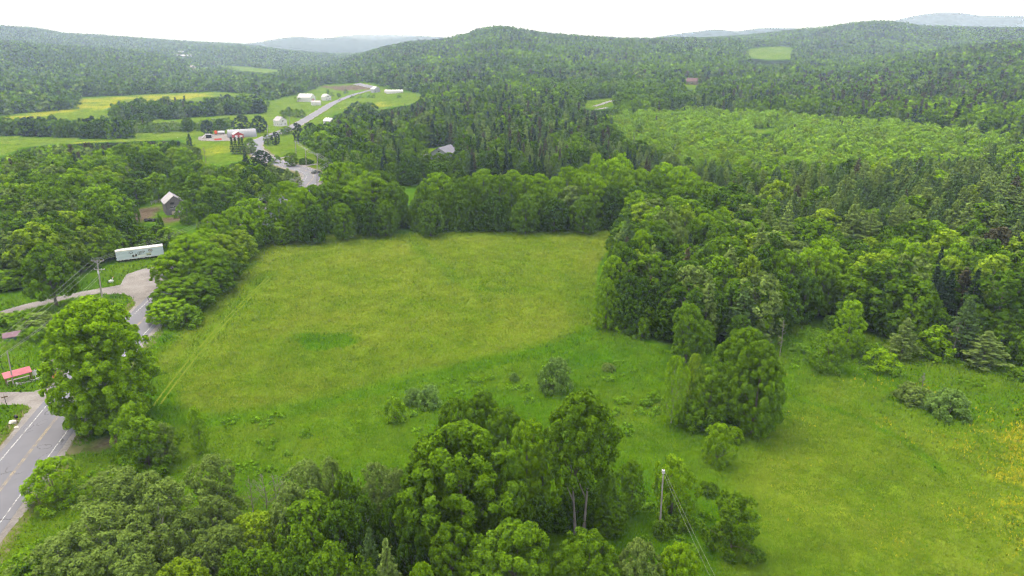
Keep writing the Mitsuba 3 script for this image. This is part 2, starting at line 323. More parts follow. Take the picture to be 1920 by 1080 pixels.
# ------------------------------------------------------------------ tree crowns; every crown is built 1 m... in metres and scaled by its copies
def broadleaf(seed, H, R, base, nc, lpc, leaf, clump=.27, round_=1.0, lobes=.35, sparse=0.0, top=.42, zs=1.02, inner=.22):
    """crown of nc leaf clumps of lpc leaves; returns vertices, faces, normals, uv, clump centres"""
    G = np.random.default_rng(seed)
    z0 = base * H
    hh = H - z0
    cs, rc = [], []
    nin = int(nc * inner)
    k = np.arange(nc)
    t = np.clip((k + .5) / nc + G.normal(0, .03, nc), .02, .99)
    az = k * 2.39996 + G.normal(0, .35, nc)
    prof = np.where(t > top, np.sqrt(np.clip(1 - ((t - top) / (1 - top)) ** 2, 0, 1)) ** (1 / round_), .50 + .50 * np.sqrt(np.clip(1 - ((top - t) / top) ** 2, 0, 1)))
    lob = 1 + lobes * (meshkit.noise(np.stack([np.cos(az) * 1.3 + 5, np.sin(az) * 1.3 + seed, t * 2.2], -1), seed) - .5) * 2
    rr = R * prof * lob * G.uniform(.70, .92, nc)
    ins = G.permutation(nc)[:nin]
    rr[ins] *= G.uniform(.2, .6, nin)
    c = np.stack([rr * np.cos(az), rr * np.sin(az), z0 + hh * t * .97 - .5 * clump * R], 1)
    cr = R * clump * G.uniform(.65, 1.25, nc)
    if inner > .3:
        cr[ins] *= 1.7
    c[:, 2] = np.minimum(c[:, 2], H - cr * .8)
    n = nc * lpc
    ci = np.repeat(np.arange(nc), lpc)
    out = unit(np.stack([np.cos(az), np.sin(az), 0 * az], 1) * (rr / R)[:, None] + [0, 0, .65])
    d = unit(G.normal(size=(n, 3)) + out[ci] * .75 + [0, 0, .25])
    pos = c[ci] + d * (cr[ci] * np.where(G.random(n) < .75, G.uniform(.8, 1.08, n), G.uniform(.3, .8, n)))[:, None] * [1, 1, zs]
    pos[:, 2] = np.maximum(pos[:, 2], z0 * .9 + .05)
    nor = unit(d * .7 + np.array([0, 0, .35]) + G.normal(size=(n, 3)) * .55)
    if sparse:
        keep = G.random(n) > sparse
        pos, nor, d, ci = pos[keep], nor[keep], d[keep], ci[keep]
        n = len(pos)
    v = leaf_tris(pos, nor, leaf, G).reshape(-1, 3)
    f = np.arange(3 * n).reshape(-1, 3)
    g = np.cross(v[1::3] - v[0::3], v[2::3] - v[0::3])
    flip = (g * nor).sum(1) < 0
    f[flip] = f[flip][:, ::-1]
    sn = np.repeat(unit(nor * .75 + d * .6), 3, 0)
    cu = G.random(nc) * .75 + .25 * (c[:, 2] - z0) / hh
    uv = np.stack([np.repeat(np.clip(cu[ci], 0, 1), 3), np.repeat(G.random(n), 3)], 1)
    return v, f, sn, uv, c
def conifer(seed, H, R, base, whorl, nb, tufts, leaf, power=.8, droop=0.0, ragged=.35, up=.18):
    """layered conifer: whorls of branches carrying flat sprays of needles"""
    G = np.random.default_rng(seed)
    z, P, N, U = base * H, [], [], []
    zs = []
    while z < H * .985:
        zs.append(z)
        z += whorl * G.uniform(.75, 1.25) * (1 - .45 * z / H)
    for z in zs:
        t = (z - base * H) / (H - base * H)
        L0 = R * ((1 - t) ** power * (.55 + .45 * min(1, t / .18 + .35)) + .05)
        a0 = G.uniform(0, 6.28)
        for b in range(nb):
            L = L0 * G.uniform(1 - ragged, 1 + ragged * .45)
            az = a0 + b * 6.283 / nb + G.normal(0, .25)
            m = max(2, int(tufts * (L / R) + 1))
            s = np.sqrt(G.uniform(.06, 1, m))
            wd = L * .30 * (1 - s * .45)
            side = G.uniform(-1, 1, m) * wd
            zz = z + L * (up * s ** 2 - droop * s) + G.normal(0, .10 + .02 * L, m) - np.abs(side) * .12
            x, y = L * s, side
            P.append(np.stack([x * math.cos(az) - y * math.sin(az), x * math.sin(az) + y * math.cos(az), zz], 1))
            N.append(np.tile([math.cos(az) * .35, math.sin(az) * .35, 1.0], (m, 1)) + G.normal(size=(m, 3)) * .5)
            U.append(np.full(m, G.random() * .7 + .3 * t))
    P.append(np.stack([G.normal(0, .12, 8), G.normal(0, .12, 8), H - G.uniform(0, .08 * H, 8)], 1)); N.append(G.normal(size=(8, 3)) + [0, 0, .6]); U.append(np.full(8, .6))
    pos, nor, u = np.vstack(P), unit(np.vstack(N)), np.concatenate(U)
    n = len(pos)
    v = leaf_tris(pos, nor, leaf, G, 1.25).reshape(-1, 3)
    f = np.arange(3 * n).reshape(-1, 3)
    g = np.cross(v[1::3] - v[0::3], v[2::3] - v[0::3])
    flip = (g * nor).sum(1) < 0
    f[flip] = f[flip][:, ::-1]
    rad = unit(pos * [1, 1, 0] + [0, 0, .8])
    sn = np.repeat(unit(nor * .8 + rad * .5), 3, 0)
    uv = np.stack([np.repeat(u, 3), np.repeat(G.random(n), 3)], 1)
    return v, f, sn, uv, None
def stems(seed, H, base, centres, r0, n_limb=7, lean=.03, forks=1, top=.8):
    """trunk (or several) with limbs reaching for the clumps"""
    G = np.random.default_rng(seed + 999)
    parts = []
    tops = []
    for k in range(forks):
        a = G.uniform(0, 6.28)
        sp = lean * H + (0 if forks == 1 else .07 * H)
        zz = np.linspace(-.4, H * top, 8)
        q = (zz / H).clip(0) ** 1.2
        off = (0 if forks == 1 or H < 15 else .75) * (-1 if k else 1)
        x, y = off + math.cos(a) * sp * q + G.normal(0, .05, 8) * q * H * .12, math.sin(a) * sp * q + G.normal(0, .05, 8) * q * H * .12
        rad = r0 / math.sqrt(forks) * (1.25 * np.exp(-np.clip(zz, 0, None) / (.06 * H)) * .4 + .95 * (1 - zz / (H * top)).clip(0) + .07)
        p = np.stack([x, y, zz], 1)
        parts.append(tube(p, rad, 7))
        tops.append(p)
    if centres is not None:
        ids = G.permutation(len(centres))[:n_limb]
        for i in ids:
            p = tops[i % forks]
            c = centres[i]
            zs = np.clip(c[2] - .22 * H - .35 * np.hypot(c[0], c[1]), base * H * .8, H * top * .9)
            s = np.array([np.interp(zs, p[:, 2], p[:, 0]), np.interp(zs, p[:, 2], p[:, 1]), zs])
            m = (s + c) / 2 + [0, 0, .06 * H * G.uniform(-.5, 1)]
            tt = np.linspace(0, 1, 5)[:, None]
            q = (1 - tt) ** 2 * s + 2 * tt * (1 - tt) * m + tt ** 2 * c
            parts.append(tube(q, np.linspace(r0 * .38, r0 * .08, 5), 5))
    return join(parts)
def bare_tree(seed, H, r0, n=26, spread=.33, low=.25):
    """dead tree: trunk and bare limbs that fork once"""
    G = np.random.default_rng(seed)
    zz = np.linspace(-.3, H, 9)
    p = np.stack([np.cumsum(G.normal(0, .05, 9)), np.cumsum(G.normal(0, .05, 9)), zz], 1)
    parts = [tube(p, np.linspace(r0, .03, 9), 6)]
    for i in range(n):
        t = G.uniform(low, .97)
        s = np.array([np.interp(t * H, zz, p[:, 0]), np.interp(t * H, zz, p[:, 1]), t * H])
        az, L = G.uniform(0, 6.28), spread * H * (1.15 - t) * G.uniform(.5, 1.1)
        d = np.array([math.cos(az), math.sin(az), G.uniform(.1, .8)])
        q = np.array([s, s + d * L * .5 + G.normal(0, .1, 3), s + d * L + [0, 0, L * .15]])
        parts.append(tube(q, [r0 * .3, r0 * .2, .02], 4))
        for _ in range(3):
            b = q[1] + (q[2] - q[1]) * G.uniform(0, .7)
            parts.append(tube([b, b + unit(d + G.normal(0, .6, 3)) * L * .4], [r0 * .14, .015], 3))
    return join(parts)

# kinds: height, radius of the prototype, builder per level of detail
PROTO = {}
def crown_mesh(kind, var, lod):
    key = (kind, var, lod)
    if key in PROTO:
        return PROTO[key]
    s = 100 * var + {'maple': 1, 'oval': 2, 'airy': 3, 'shrub': 4, 'pine': 5, 'spruce': 6, 'umbrella': 7, 'lolly': 8, 'solo': 9, 'scruffy': 10}[kind]
    L = lod
    if kind == 'maple':      # broad and clumpy, H 18 R 6.5
        m = broadleaf(s, 18, 6.5, .08, (290, 120, 20, 5)[L], (120, 36, 16, 6)[L], (.34, .74, 2.1, 4.2)[L], (.118, .165, .32, .5)[L], lobes=.42)
    elif kind == 'solo':     # dense full crown of a tree grown in the open
        m = broadleaf(s, 18, 6.5, .04, (560, 120, 20, 5)[L], (100, 34, 16, 6)[L], (.34, .74, 2.1, 4.2)[L], (.095, .165, .32, .5)[L], lobes=.14, round_=1.3, top=.36, inner=.4)
    elif kind == 'scruffy':  # small untidy tree or tall bush
        m = broadleaf(s, 8, 3.2, .02, (120, 60, 14, 5)[L], (64, 36, 14, 6)[L], (.26, .5, 1.4, 2.6)[L], (.165, .22, .38, .5)[L], lobes=.8, zs=1.25, sparse=.05)
    elif kind == 'lolly':    # round crown on a clear trunk
        m = broadleaf(s, 16, 6.2, .24, (250, 110, 18, 5)[L], (58, 34, 16, 6)[L], (.46, .74, 2.1, 4.2)[L], (.118, .165, .32, .5)[L])
    elif kind == 'oval':     # taller, narrower, H 18 R 4.6
        m = broadleaf(s, 18, 4.6, .08, (210, 90, 18, 5)[L], (90, 34, 16, 6)[L], (.32, .70, 1.9, 3.6)[L], (.14, .20, .38, .55)[L], round_=1.7, top=.5)
    elif kind == 'umbrella':  # high crown over bare trunks
        m = broadleaf(s, 20.5, 6.6, .46, (260, 100, 16, 5)[L], (110, 36, 16, 6)[L], (.34, .76, 2.2, 4.2)[L], (.118, .165, .36, .5)[L], lobes=.3)
    elif kind == 'airy':     # thin willow, birch, aspen: small leaves, see-through
        m = broadleaf(s, 11, 3.6, .10, (270, 90, 16, 5)[L], (50, 28, 14, 6)[L], (.22, .50, 1.5, 3.0)[L], (.115, .18, .36, .5)[L], lobes=.8, sparse=.22, zs=1.35)
    elif kind == 'shrub':    # H 3 R 2
        m = broadleaf(s, 3, 2.0, .0, (60, 26, 9, 4)[L], (60, 40, 12, 6)[L], (.22, .40, .85, 1.5)[L], (.23, .32, .45, .55)[L], top=.3)
    elif kind == 'pine':     # white pine, H 19 R 5
        m = conifer(s, 19, 5.0, .12, (1.05, 1.35, 2.6, 4.5)[L], (7, 6, 4, 3)[L], (60, 20, 4, 2)[L], (.42, .74, 2.0, 3.6)[L], .92, .02, .4, .16)
    elif kind == 'spruce':   # H 17 R 3
        m = conifer(s, 17, 3.0, .05, (.75, 1.0, 2.2, 4.0)[L], (7, 6, 4, 3)[L], (34, 11, 4, 2)[L], (.36, .72, 1.7, 3.0)[L], 1.0, .25, .25, .05)
    PROTO[key] = m + ({},)
    return PROTO[key]
HR = {'scruffy': (8, 3.2), 'solo': (18, 6.5), 'lolly': (16, 6.2), 'maple': (18, 6.5), 'oval': (18, 4.6), 'umbrella': (20.5, 6.6), 'airy': (11, 3.6), 'shrub': (3, 2.0), 'pine': (19, 5.0), 'spruce': (17, 3.0)}
NV = {'scruffy': 4, 'solo': 1, 'lolly': 1, 'maple': 4, 'oval': 3, 'umbrella': 1, 'airy': 3, 'shrub': 3, 'pine': 4, 'spruce': 2}
PLY = {}
def crown_ply(kind, var, lod):
    k = (kind, var, lod)
    if k not in PLY:
        v, f, n, uv, c, _ = crown_mesh(kind, var, lod)
        PLY[k] = shape(v, f, n, uv, None, 'bark')
    return PLY[k]
def trunk_ply(kind, var, lod):
    k = ('trunk', kind, var, min(lod, 1))
    if k not in PLY:
        H, R = HR[kind]
        c = crown_mesh(kind, var, min(lod, 1))[4]
        if kind in ('pine', 'spruce'):
            m = stems(var, H, .1, None, .30 if kind == 'pine' else .2, top=.97, lean=.01)
        else:
            m = stems(var + 31 * HR.__len__(), H, .3 if kind == 'umbrella' else .12, c, {'shrub': .09, 'airy': .14, 'scruffy': .13}.get(kind, .36), {'umbrella': 14, 'airy': 16}.get(kind, 9), forks={'umbrella': 2, 'scruffy': 3, 'shrub': 3, 'airy': 3}.get(kind, 1), lean=.05)
        PLY[k] = shape(*m, bsdf='bark')
    return PLY[k]
def group(kind, var, lod, leaf, trunk=True, bark='bark'):
    """shapegroup of one tree prototype"""
    gid = f'proto_{kind}_{var}_{lod}_{leaf}' + ('_' + bark if trunk else '_crown')
    if gid not in scene:
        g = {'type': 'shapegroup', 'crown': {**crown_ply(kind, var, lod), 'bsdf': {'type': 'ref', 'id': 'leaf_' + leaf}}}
        if trunk:
            g['trunk'] = {**trunk_ply(kind, var, lod), 'bsdf': {'type': 'ref', 'id': bark}}
        scene[gid] = g
    return gid
COUNT = {}
def numbered(name):
    COUNT[name] = COUNT.get(name, 0) + 1
    n = COUNT[name] - 1
    return name if n == 0 else f'{name}_{n:03d}'
def lod_of(r):
    return 0 if r < 140 else 1 if r < 390 else 2 if r < 900 else 3
TREES = []
def put_tree(key, p, kind, leaf, h, w, label=None, cat=None, grp=None, lod=None, trunk=True, bark='bark', rot=None, var=None, squash=1.0):
    r = math.hypot(p[0], p[1])
    H, R = HR[kind]
    var = random.randrange(NV[kind]) if var is None else var
    lod = lod_of(r) if lod is None else lod
    s = w / 2 / R
    rot = random.uniform(0, 360) if rot is None else rot
    scene[key] = {'type': 'instance', 'to_world': T().translate([float(p[0]), float(p[1]), float(p[2]) - .05]).rotate([0, 0, 1], rot).scale([s, s * squash, h / H]),
                  'group': {'type': 'ref', 'id': group(kind, var, lod, leaf, trunk, bark)}}
    if label:
        labels[key] = {'label': label, 'category': cat}
        if grp:
            labels[key]['group'] = grp
# ------------------------------------------------------------------ the ground, one sheet to the horizon
def build_ground():
    nr, na = ZG.shape
    v = np.stack([_gx, _gy, ZG], -1).reshape(-1, 3)
    i, j = np.meshgrid(np.arange(nr - 1), np.arange(na - 1), indexing='ij')
    q = np.stack([i * na + j, i * na + j + 1, (i + 1) * na + j + 1, (i + 1) * na + j], -1).reshape(-1, 4)
    f = np.vstack([q[:, [0, 2, 1]], q[:, [0, 3, 2]]])
    keep = np.ones(len(f), bool)
    a, b, c = v[f[:, 0]], v[f[:, 1]], v[f[:, 2]]
    nz = np.cross(b - a, c - a)
    keep = np.linalg.norm(nz, axis=1) > 1e-9
    f = f[keep]
    if nz[keep][:, 2].mean() < 0:
        f = f[:, ::-1]
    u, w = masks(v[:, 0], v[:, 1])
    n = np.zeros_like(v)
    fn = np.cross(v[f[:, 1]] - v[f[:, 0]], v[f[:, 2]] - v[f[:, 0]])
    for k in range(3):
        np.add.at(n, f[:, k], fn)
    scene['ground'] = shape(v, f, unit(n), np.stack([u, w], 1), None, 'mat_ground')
build_ground()
struct('ground', 'rolling green valley floor and hills, hayfield, meadow and forest floor')

def ribbon(line, width, lift, offset=0.0, s0=0, s1=None, cols=3):
    """a strip along the line, laid on the ground"""
    p = line[s0:s1]
    t = unit(np.gradient(p, axis=0))
    nrm = np.stack([t[:, 1], -t[:, 0]], 1)
    w = np.broadcast_to(width, (len(line),))[s0:s1]
    rows = []
    for k in np.linspace(-.5, .5, cols):
        q = p + nrm * (offset + k * w)[:, None]
        rows.append(np.column_stack([q, zt(q[:, 0], q[:, 1]) + lift]))
    v = np.stack(rows, 1).reshape(-1, 3)
    i, j = np.meshgrid(np.arange(len(p) - 1), np.arange(cols - 1), indexing='ij')
    q = np.stack([i * cols + j, i * cols + j + 1, (i + 1) * cols + j + 1, (i + 1) * cols + j], -1).reshape(-1, 4)
    return v, np.vstack([q[:, [0, 1, 2]], q[:, [0, 2, 3]]])
def sheet(poly, lift, step=1.5):
    """a polygon laid on the ground"""
    m = trimesh.creation.triangulate_polygon(poly.segmentize(step).simplify(.05), engine='earcut') if False else None
    x0, y0, x1, y1 = poly.bounds
    gx, gy = np.meshgrid(np.arange(x0, x1, step), np.arange(y0, y1, step))
    pts = np.column_stack([gx.ravel(), gy.ravel()])
    inn = pts[shapely.contains_xy(poly.buffer(-step * .4), pts[:, 0], pts[:, 1])]
    edge = np.array(poly.segmentize(step).exterior.coords)[:-1]
    P = np.vstack([edge, inn])
    from scipy.spatial import Delaunay
    tri = Delaunay(P).simplices
    c = P[tri].mean(1)
    tri = tri[shapely.contains_xy(poly, c[:, 0], c[:, 1])]
    a = P[tri]
    area = np.cross(a[:, 1] - a[:, 0], a[:, 2] - a[:, 0])
    tri[area < 0] = tri[area < 0][:, ::-1]
    return np.column_stack([P, zt(P[:, 0], P[:, 1]) + lift]), tri
def up_normals(v, f):
    n = np.zeros_like(v)
    fn = np.cross(v[f[:, 1]] - v[f[:, 0]], v[f[:, 2]] - v[f[:, 0]])
    for k in range(3):
        np.add.at(n, f[:, k], fn)
    n = unit(n)
    return n * np.sign(n[:, 2:])

def asphalt_fn(p, n, uv):
    big = mikit.fbm(p.x * .35, p.y * .35, 0, 3)
    fine = mikit.noise(p.x * 9, p.y * 9, 0)
    # cracks: thin lines between irregular cells
    d1, d2, _ = mikit.voronoi(p.x * .11 + big * .9, p.y * .11 + big * .7)
    crack = (1 - mikit.smoothstep(.008, .03, d2 - d1)) * mikit.smoothstep(.42, .55, big)
    c = mikit.mix((.128, .130, .152), (.174, .176, .202), big * .8 + fine * .2)
    return c * (1 - .55 * crack)
def gravel_fn(p, n, uv):
    big = mikit.fbm(p.x * .3, p.y * .3, 2, 3)
    fine = mikit.noise(p.x * 5, p.y * 5, 0)
    return mikit.mix((.165, .152, .145), (.285, .270, .262), dr.clip(big * 1.1 + fine * .5 - .3, 0, 1))
bs('asphalt', two({'type': 'principled', 'base_color': mikit.proc(asphalt_fn), 'roughness': .8, 'specular': .25}))
bs('gravel', two({'type': 'diffuse', 'reflectance': mikit.proc(gravel_fn)}))
bs('white_line', two({'type': 'diffuse', 'reflectance': mikit.proc(lambda p, n, uv: mikit.mix((.24, .235, .235), (.50, .50, .50), mikit.smoothstep(.2, .5, mikit.noise(p.x * 2.2, p.y * 2.2, 0))))}))
bs('yellow_line', two({'type': 'diffuse', 'reflectance': mikit.proc(lambda p, n, uv: mikit.mix((.22, .19, .16), (.40, .32, .17), mikit.smoothstep(.25, .7, mikit.noise(p.x * 1.5, p.y * 1.5, 0))))}))
bs('dry_verge', two({'type': 'diffuse', 'reflectance': mikit.proc(lambda p, n, uv: mikit.mix((.10, .12, .035), (.18, .16, .095), mikit.fbm(p.x * .8, p.y * .8, 0, 3)))}))
bs('track_grass', two({'type': 'diffuse', 'reflectance': mikit.proc(lambda p, n, uv: VEG * mikit.mix((.125, .20, .012), (.20, .25, .03), mikit.fbm(p.x * .8, p.y * .8, 0, 3)))}))

def add_structure(key, mesh, mat, label, holder=None):
    v, f = mesh
    scene[key] = shape(v, f, up_normals(v, np.asarray(f)), None, None, mat)
    if '__' not in key:
        struct(key, label)
seg = np.concatenate([[0], np.cumsum(np.linalg.norm(np.diff(ROAD, axis=0), axis=1))])
NEAR_N = int(np.searchsorted(seg, 420))
lift = .06 + .25 * smooth(250, 900, np.hypot(ROAD[:, 0], ROAD[:, 1]))
def road_ribbon(width, extra, offset=0.0, s0=0, s1=None, cols=3):
    v, f = ribbon(ROAD, width, 0, offset, s0, s1, cols)
    l = lift[s0:s1]
    v[:, 2] += np.repeat(l, cols) + extra
    return v, f
add_structure('road_shoulder', road_ribbon(11.4 + 1.0 * np.sin(np.arange(len(ROAD)) * .9) , -.03, 0, 0, None, 5), 'gravel', 'sandy gravel shoulder along both sides of the country road')
add_structure('verge', road_ribbon(14.5 + .9 * np.sin(np.arange(len(ROAD)) * .7), -.045, 0, 0, NEAR_N, 5), 'dry_verge', 'dry yellowish mown strip beside the near stretch of road')
add_structure('road', road_ribbon(8.9, 0, 0, 0, None, 5), 'asphalt', 'pale grey cracked two lane asphalt road winding down the valley')
for k, o in enumerate((-3.35, 3.35)):
    add_structure('road__edge_line' + ('_001' if k else ''), road_ribbon(.11, .006, o, 0, NEAR_N, 2), 'white_line', '')
for k, o in enumerate((-.14, .14)):
    add_structure('road__centre_line' + ('_001' if k else ''), road_ribbon(.12, .006, o, 0, NEAR_N, 2), 'yellow_line', '')
add_structure('gravel_drive', ribbon(DRIVE, 4.2 + .4 * np.sin(np.arange(len(DRIVE)) * .8), .055, cols=4), 'gravel', 'pale gravel drive curving off left below the trailer')
add_structure('gravel_apron', sheet(APRON, .048), 'gravel', 'wide pale gravel pull-off between the trailer and the road')
add_structure('gravel_drive_001', sheet(APRON2, .05), 'gravel', 'gravel side road mouth at the left edge beside the wayside stand')
add_structure('farm_lane', ribbon(FARDRIVE, 4, .12), 'gravel', 'thin pale lane leaving the road bend below the farm')
add_structure('farm_lane_001', ribbon(FARDRIVE2, 4, .12), 'gravel', 'short pale lane across the grass above the hedge end')
add_structure('farm_lane_002', ribbon(FARDRIVE3, 4, .2), 'gravel', 'pale lane by the white farmhouse beyond the bend')
add_structure('house_drive', ribbon(polyline([(1154, 188), (1146, 189.5), (1138, 192), (1126, 196), (1114, 200)], 5), 5, .25), 'gravel', 'pale curving drive on the lawn of the green walled house')
add_structure('house_drive_001', ribbon(polyline([(1138, 202), (1128, 204.5), (1117, 205.5)], 5), 5, .25), 'gravel', 'lower pale strip of drive on the lawn clearing')
add_structure('farm_yard', sheet(atpoly([(372, 257), (405, 250), (440, 252), (452, 256), (445, 264), (400, 265), (372, 263)]), .12, 3), 'gravel', 'grey gravel yard in front of the round roofed barn')
TRACKS = []
for k, pts in enumerate(([(287, 762), (330, 705), (372, 655), (430, 590), (500, 522)], [(301, 758), (341, 704), (383, 653), (440, 588), (505, 523)])):
    ln = polyline(pts, 2)
    TRACKS.append(LineString(ln))
    add_structure('wheel_track' + ('_001' if k else ''), ribbon(ln, .38, .05), 'track_grass', ('left' if k == 0 else 'right') + ' one of two wheel tracks pressed into the hayfield by the roadside hedge')

# ------------------------------------------------------------------ grass: tufts of blades, one mesh
def blades(x, y, h, w, n_bl, col, G, lean=.45):
    N = len(x)
    k = N * n_bl
    X, Y, Hh, W = np.repeat(x, n_bl), np.repeat(y, n_bl), np.repeat(h, n_bl) * G.uniform(.6, 1.15, k), np.repeat(w, n_bl)
    a = G.uniform(0, 6.283, k)
    bx, by = X + G.normal(0, 1, k) * W * .6, Y + G.normal(0, 1, k) * W * .6
    z = zt(bx, by)
    dx, dy = np.cos(a) * W * .5, np.sin(a) * W * .5
    la = G.uniform(0, 6.283, k)
    ll = Hh * G.uniform(.1, lean * 1.6, k)
    v = np.stack([np.stack([bx - dx, by - dy, z - .02], 1), np.stack([bx + dx, by + dy, z - .02], 1), np.stack([bx + np.cos(la) * ll, by + np.sin(la) * ll, z + Hh], 1)], 1).reshape(-1, 3)
    f = np.arange(3 * k).reshape(-1, 3)
    n = unit(np.column_stack([G.normal(0, .35, k), G.normal(0, .35, k), np.ones(k)]))
    return v, f, np.repeat(n, 3, 0), np.repeat(np.repeat(col, n_bl, 0) * G.uniform(.84, 1.16, (k, 1)), 3, 0)
def grass_colour(x, y, G):
    u, v = masks(x, y)
    a = meshkit.fbm(np.stack([x * .9, y * .9, 0 * x], -1), 3, 1)
    b = meshkit.fbm(np.stack([x * .12, y * .12, 0 * x], -1), 2, 2)
    t = np.clip(a * .9 + b * .8 - .45 + G.normal(0, .07, len(x)), 0, 1)[:, None]
    hay = np.array(HAY_A) * (1 - t) + np.array(HAY_B) * t * [1.05, 1.0, 1.15]
    lush = np.array(LUSH_A) * (1 - t) + np.array(LUSH_B) * t
    uu = np.clip(u, 0, 1)[:, None]
    c = hay * (1 - uu) + lush * uu
    c = c * (.80 + .34 * meshkit.noise(np.stack([x * .42, y * .42, 0 * x + 5], -1)))[:, None]
    fl = (G.random(len(x)) < np.clip(v, 0, 1) * .62)[:, None]
    c = np.where(fl, np.array(FLOWER_C) * G.uniform(.6, 1.0, (len(x), 1)), c) * VEG
    return c, u, v
ROADS = unary_union([ROAD_LINE.buffer(5.6), LineString(DRIVE).buffer(2.3), APRON, APRON2] + [t.buffer(.35) for t in TRACKS])
def scatter(n, rmin, rmax, region, power=1.0):
    """n random points seen from the drone between rmin and rmax in the region, denser near"""
    r = np.exp(rng.uniform(np.log(rmin), np.log(rmax), n))
    az = rng.uniform(-.84, .84, n)
    x, y = r * np.sin(az), r * np.cos(az)
    k = shapely.contains_xy(region, x, y) & ~shapely.contains_xy(ROADS, x, y)
    return x[k], y[k]
def build_grass():
    out = []
    reg = NEAR_OPEN
    x, y = scatter(480000, 48, 300, reg)
    c, u, v = grass_colour(x, y, rng)
    k = (u < 1.6) & (v > -.3)
    x, y, c, u = x[k], y[k], c[k], u[k]
    r = np.hypot(x, y)
    sz = np.clip(r / 110, .7, 1.5)
    out.append(blades(x, y, (.30 + .22 * np.clip(u, 0, 1)) * np.clip(sz, .8, 1.4), .20 * sz, 2, c, rng))
    V, Fc, Nn, Cc, n = [], [], [], [], 0
    for v, f, nn, cc in out:
        V.append(v); Fc.append(f + n); Nn.append(nn); Cc.append(cc); n += len(v)
    scene['grass'] = shape(np.vstack(V), np.vstack(Fc), np.vstack(Nn), None, np.clip(np.vstack(Cc), 0, .8), 'grass_blades')
    labels['grass'] = {'label': 'tall uncut grass with pale seed heads and yellow flowers over hayfield and meadow', 'category': 'grass', 'kind': 'stuff'}
build_grass()

# weeds and ferns: low leafy mounds, one object of many
WEED_AREAS = [(atpoly(p), d) for p, d in (
    ([(330, 800), (560, 775), (700, 745), (850, 712), (1000, 690), (1080, 690), (1010, 760), (900, 760), (700, 850), (560, 880), (420, 880), (330, 860)], .035),
    ([(60, 1080), (150, 880), (240, 840), (340, 860), (560, 880), (420, 900), (200, 960), (130, 1080)], .12),
    ([(1190, 660), (1240, 680), (1240, 780), (1210, 860), (1160, 900), (1130, 800), (1120, 700)], .05),
    ([(1480, 612), (1560, 620), (1700, 662), (1920, 692), (2100, 720), (2100, 790), (1920, 760), (1800, 720), (1600, 690), (1480, 690)], .13),
    ([(1180, 870), (1300, 870), (1420, 960), (1420, 1030), (1300, 1050), (1180, 1000)], .06),
    ([(0, 790), (40, 775), (52, 790), (20, 840), (0, 850)], .25),
    ([(0, 585), (150, 560), (200, 590), (130, 640), (0, 650)], .10))]
def build_weeds():
    V, Fc, Nn, U, n = [], [], [], [], 0
    mounds = [broadleaf(900 + i, 1.0, 1.0, 0, 9, 26, .30, .42, top=.3) for i in range(4)]
    for poly, dens in WEED_AREAS:
        x0, y0, x1, y1 = poly.bounds
        m = int(poly.area * dens * 1.5)
        x, y = rng.uniform(x0, x1, m * 3), rng.uniform(y0, y1, m * 3)
        k = shapely.contains_xy(poly, x, y) & ~shapely.contains_xy(ROADS, x, y) & (meshkit.fbm(np.stack([x / 7, y / 7, 0 * x], -1), 2, 61) > .44)
        x, y = x[k][:m], y[k][:m]
        z = zt(x, y)
        for i in range(len(x)):
            v, f, nn, uv, _ = mounds[i % 4]
            s, hgt, a = rng.uniform(.5, 1.25), rng.uniform(.4, 1.0), rng.uniform(0, 6.28)
            ca, sa = math.cos(a), math.sin(a)
            V.append(np.stack([(v[:, 0] * ca - v[:, 1] * sa) * s + x[i], (v[:, 0] * sa + v[:, 1] * ca) * s + y[i], v[:, 2] * hgt + z[i] - .05], 1))
            Nn.append(np.stack([nn[:, 0] * ca - nn[:, 1] * sa, nn[:, 0] * sa + nn[:, 1] * ca, nn[:, 2]], 1))
            Fc.append(f + n); U.append(uv); n += len(v)
    scene['weeds'] = shape(np.vstack(V), np.vstack(Fc), np.vstack(Nn), np.vstack(U), None, 'leaf_weed')
    labels['weeds'] = {'label': 'rank green weeds, ferns and low brambles at the meadow edges', 'category': 'weeds', 'kind': 'stuff'}
build_weeds()
# ------------------------------------------------------------------ trees and shrubs placed one by one
# (kind, leaf, x, y of the top in the photograph, height in metres, width in pixels, label or group, base pixel or None)
HAND_NAME = {'maple': 'broadleaf_tree', 'oval': 'broadleaf_tree', 'umbrella': 'broadleaf_tree', 'lolly': 'broadleaf_tree', 'solo': 'broadleaf_tree', 'scruffy': 'broadleaf_tree', 'airy': 'broadleaf_tree', 'shrub': 'shrub', 'pine': 'pine_tree', 'spruce': 'spruce_tree'}
HAND_CAT = {'broadleaf_tree': 'tree', 'shrub': 'shrub', 'pine_tree': 'pine tree', 'spruce_tree': 'spruce tree'}
GROUP_LABEL = {
    'hedgeB': ('fresh green tree in the leafy row between road and hayfield', 'roadside row of trees left of the hayfield'),
    'hedgeC': ('leafy tree in the tall dark row across the far end of the hayfield', 'tree row across the far end of the hayfield'),
    'hedgeCs': ('low shrub at the foot of the tree row across the hayfield end', 'shrubs at the foot of the far tree row'),
    'woodD': ('leafy tree in the wooded corner jutting into the field right of centre', 'broadleaf trees of the wooded corner'),
    'woodE': ('leafy tree on the wood edge behind the right hand meadow', 'broadleaf trees on the right wood edge'),
    'woodL': ('leafy tree in the woods around the weathered barn on the left', 'broadleaf trees around the barn'),
    'frontL': ('grey-green tree in the thicket along the lower left edge', 'trees of the lower left thicket'),
    'frontC': ('leafy tree in the front clump along the bottom edge, centre', 'trees of the front clump'),
    'shrubL': ('grey-green bush along the gravel drive below the pole, left', 'bushes along the gravel drive'),
    'shrubR': ('low bush between meadow and right hand wood edge', 'bushes along the right wood edge'),
    'farm': ('round dark tree standing near the farm buildings in the valley', 'trees about the valley farm'),
}
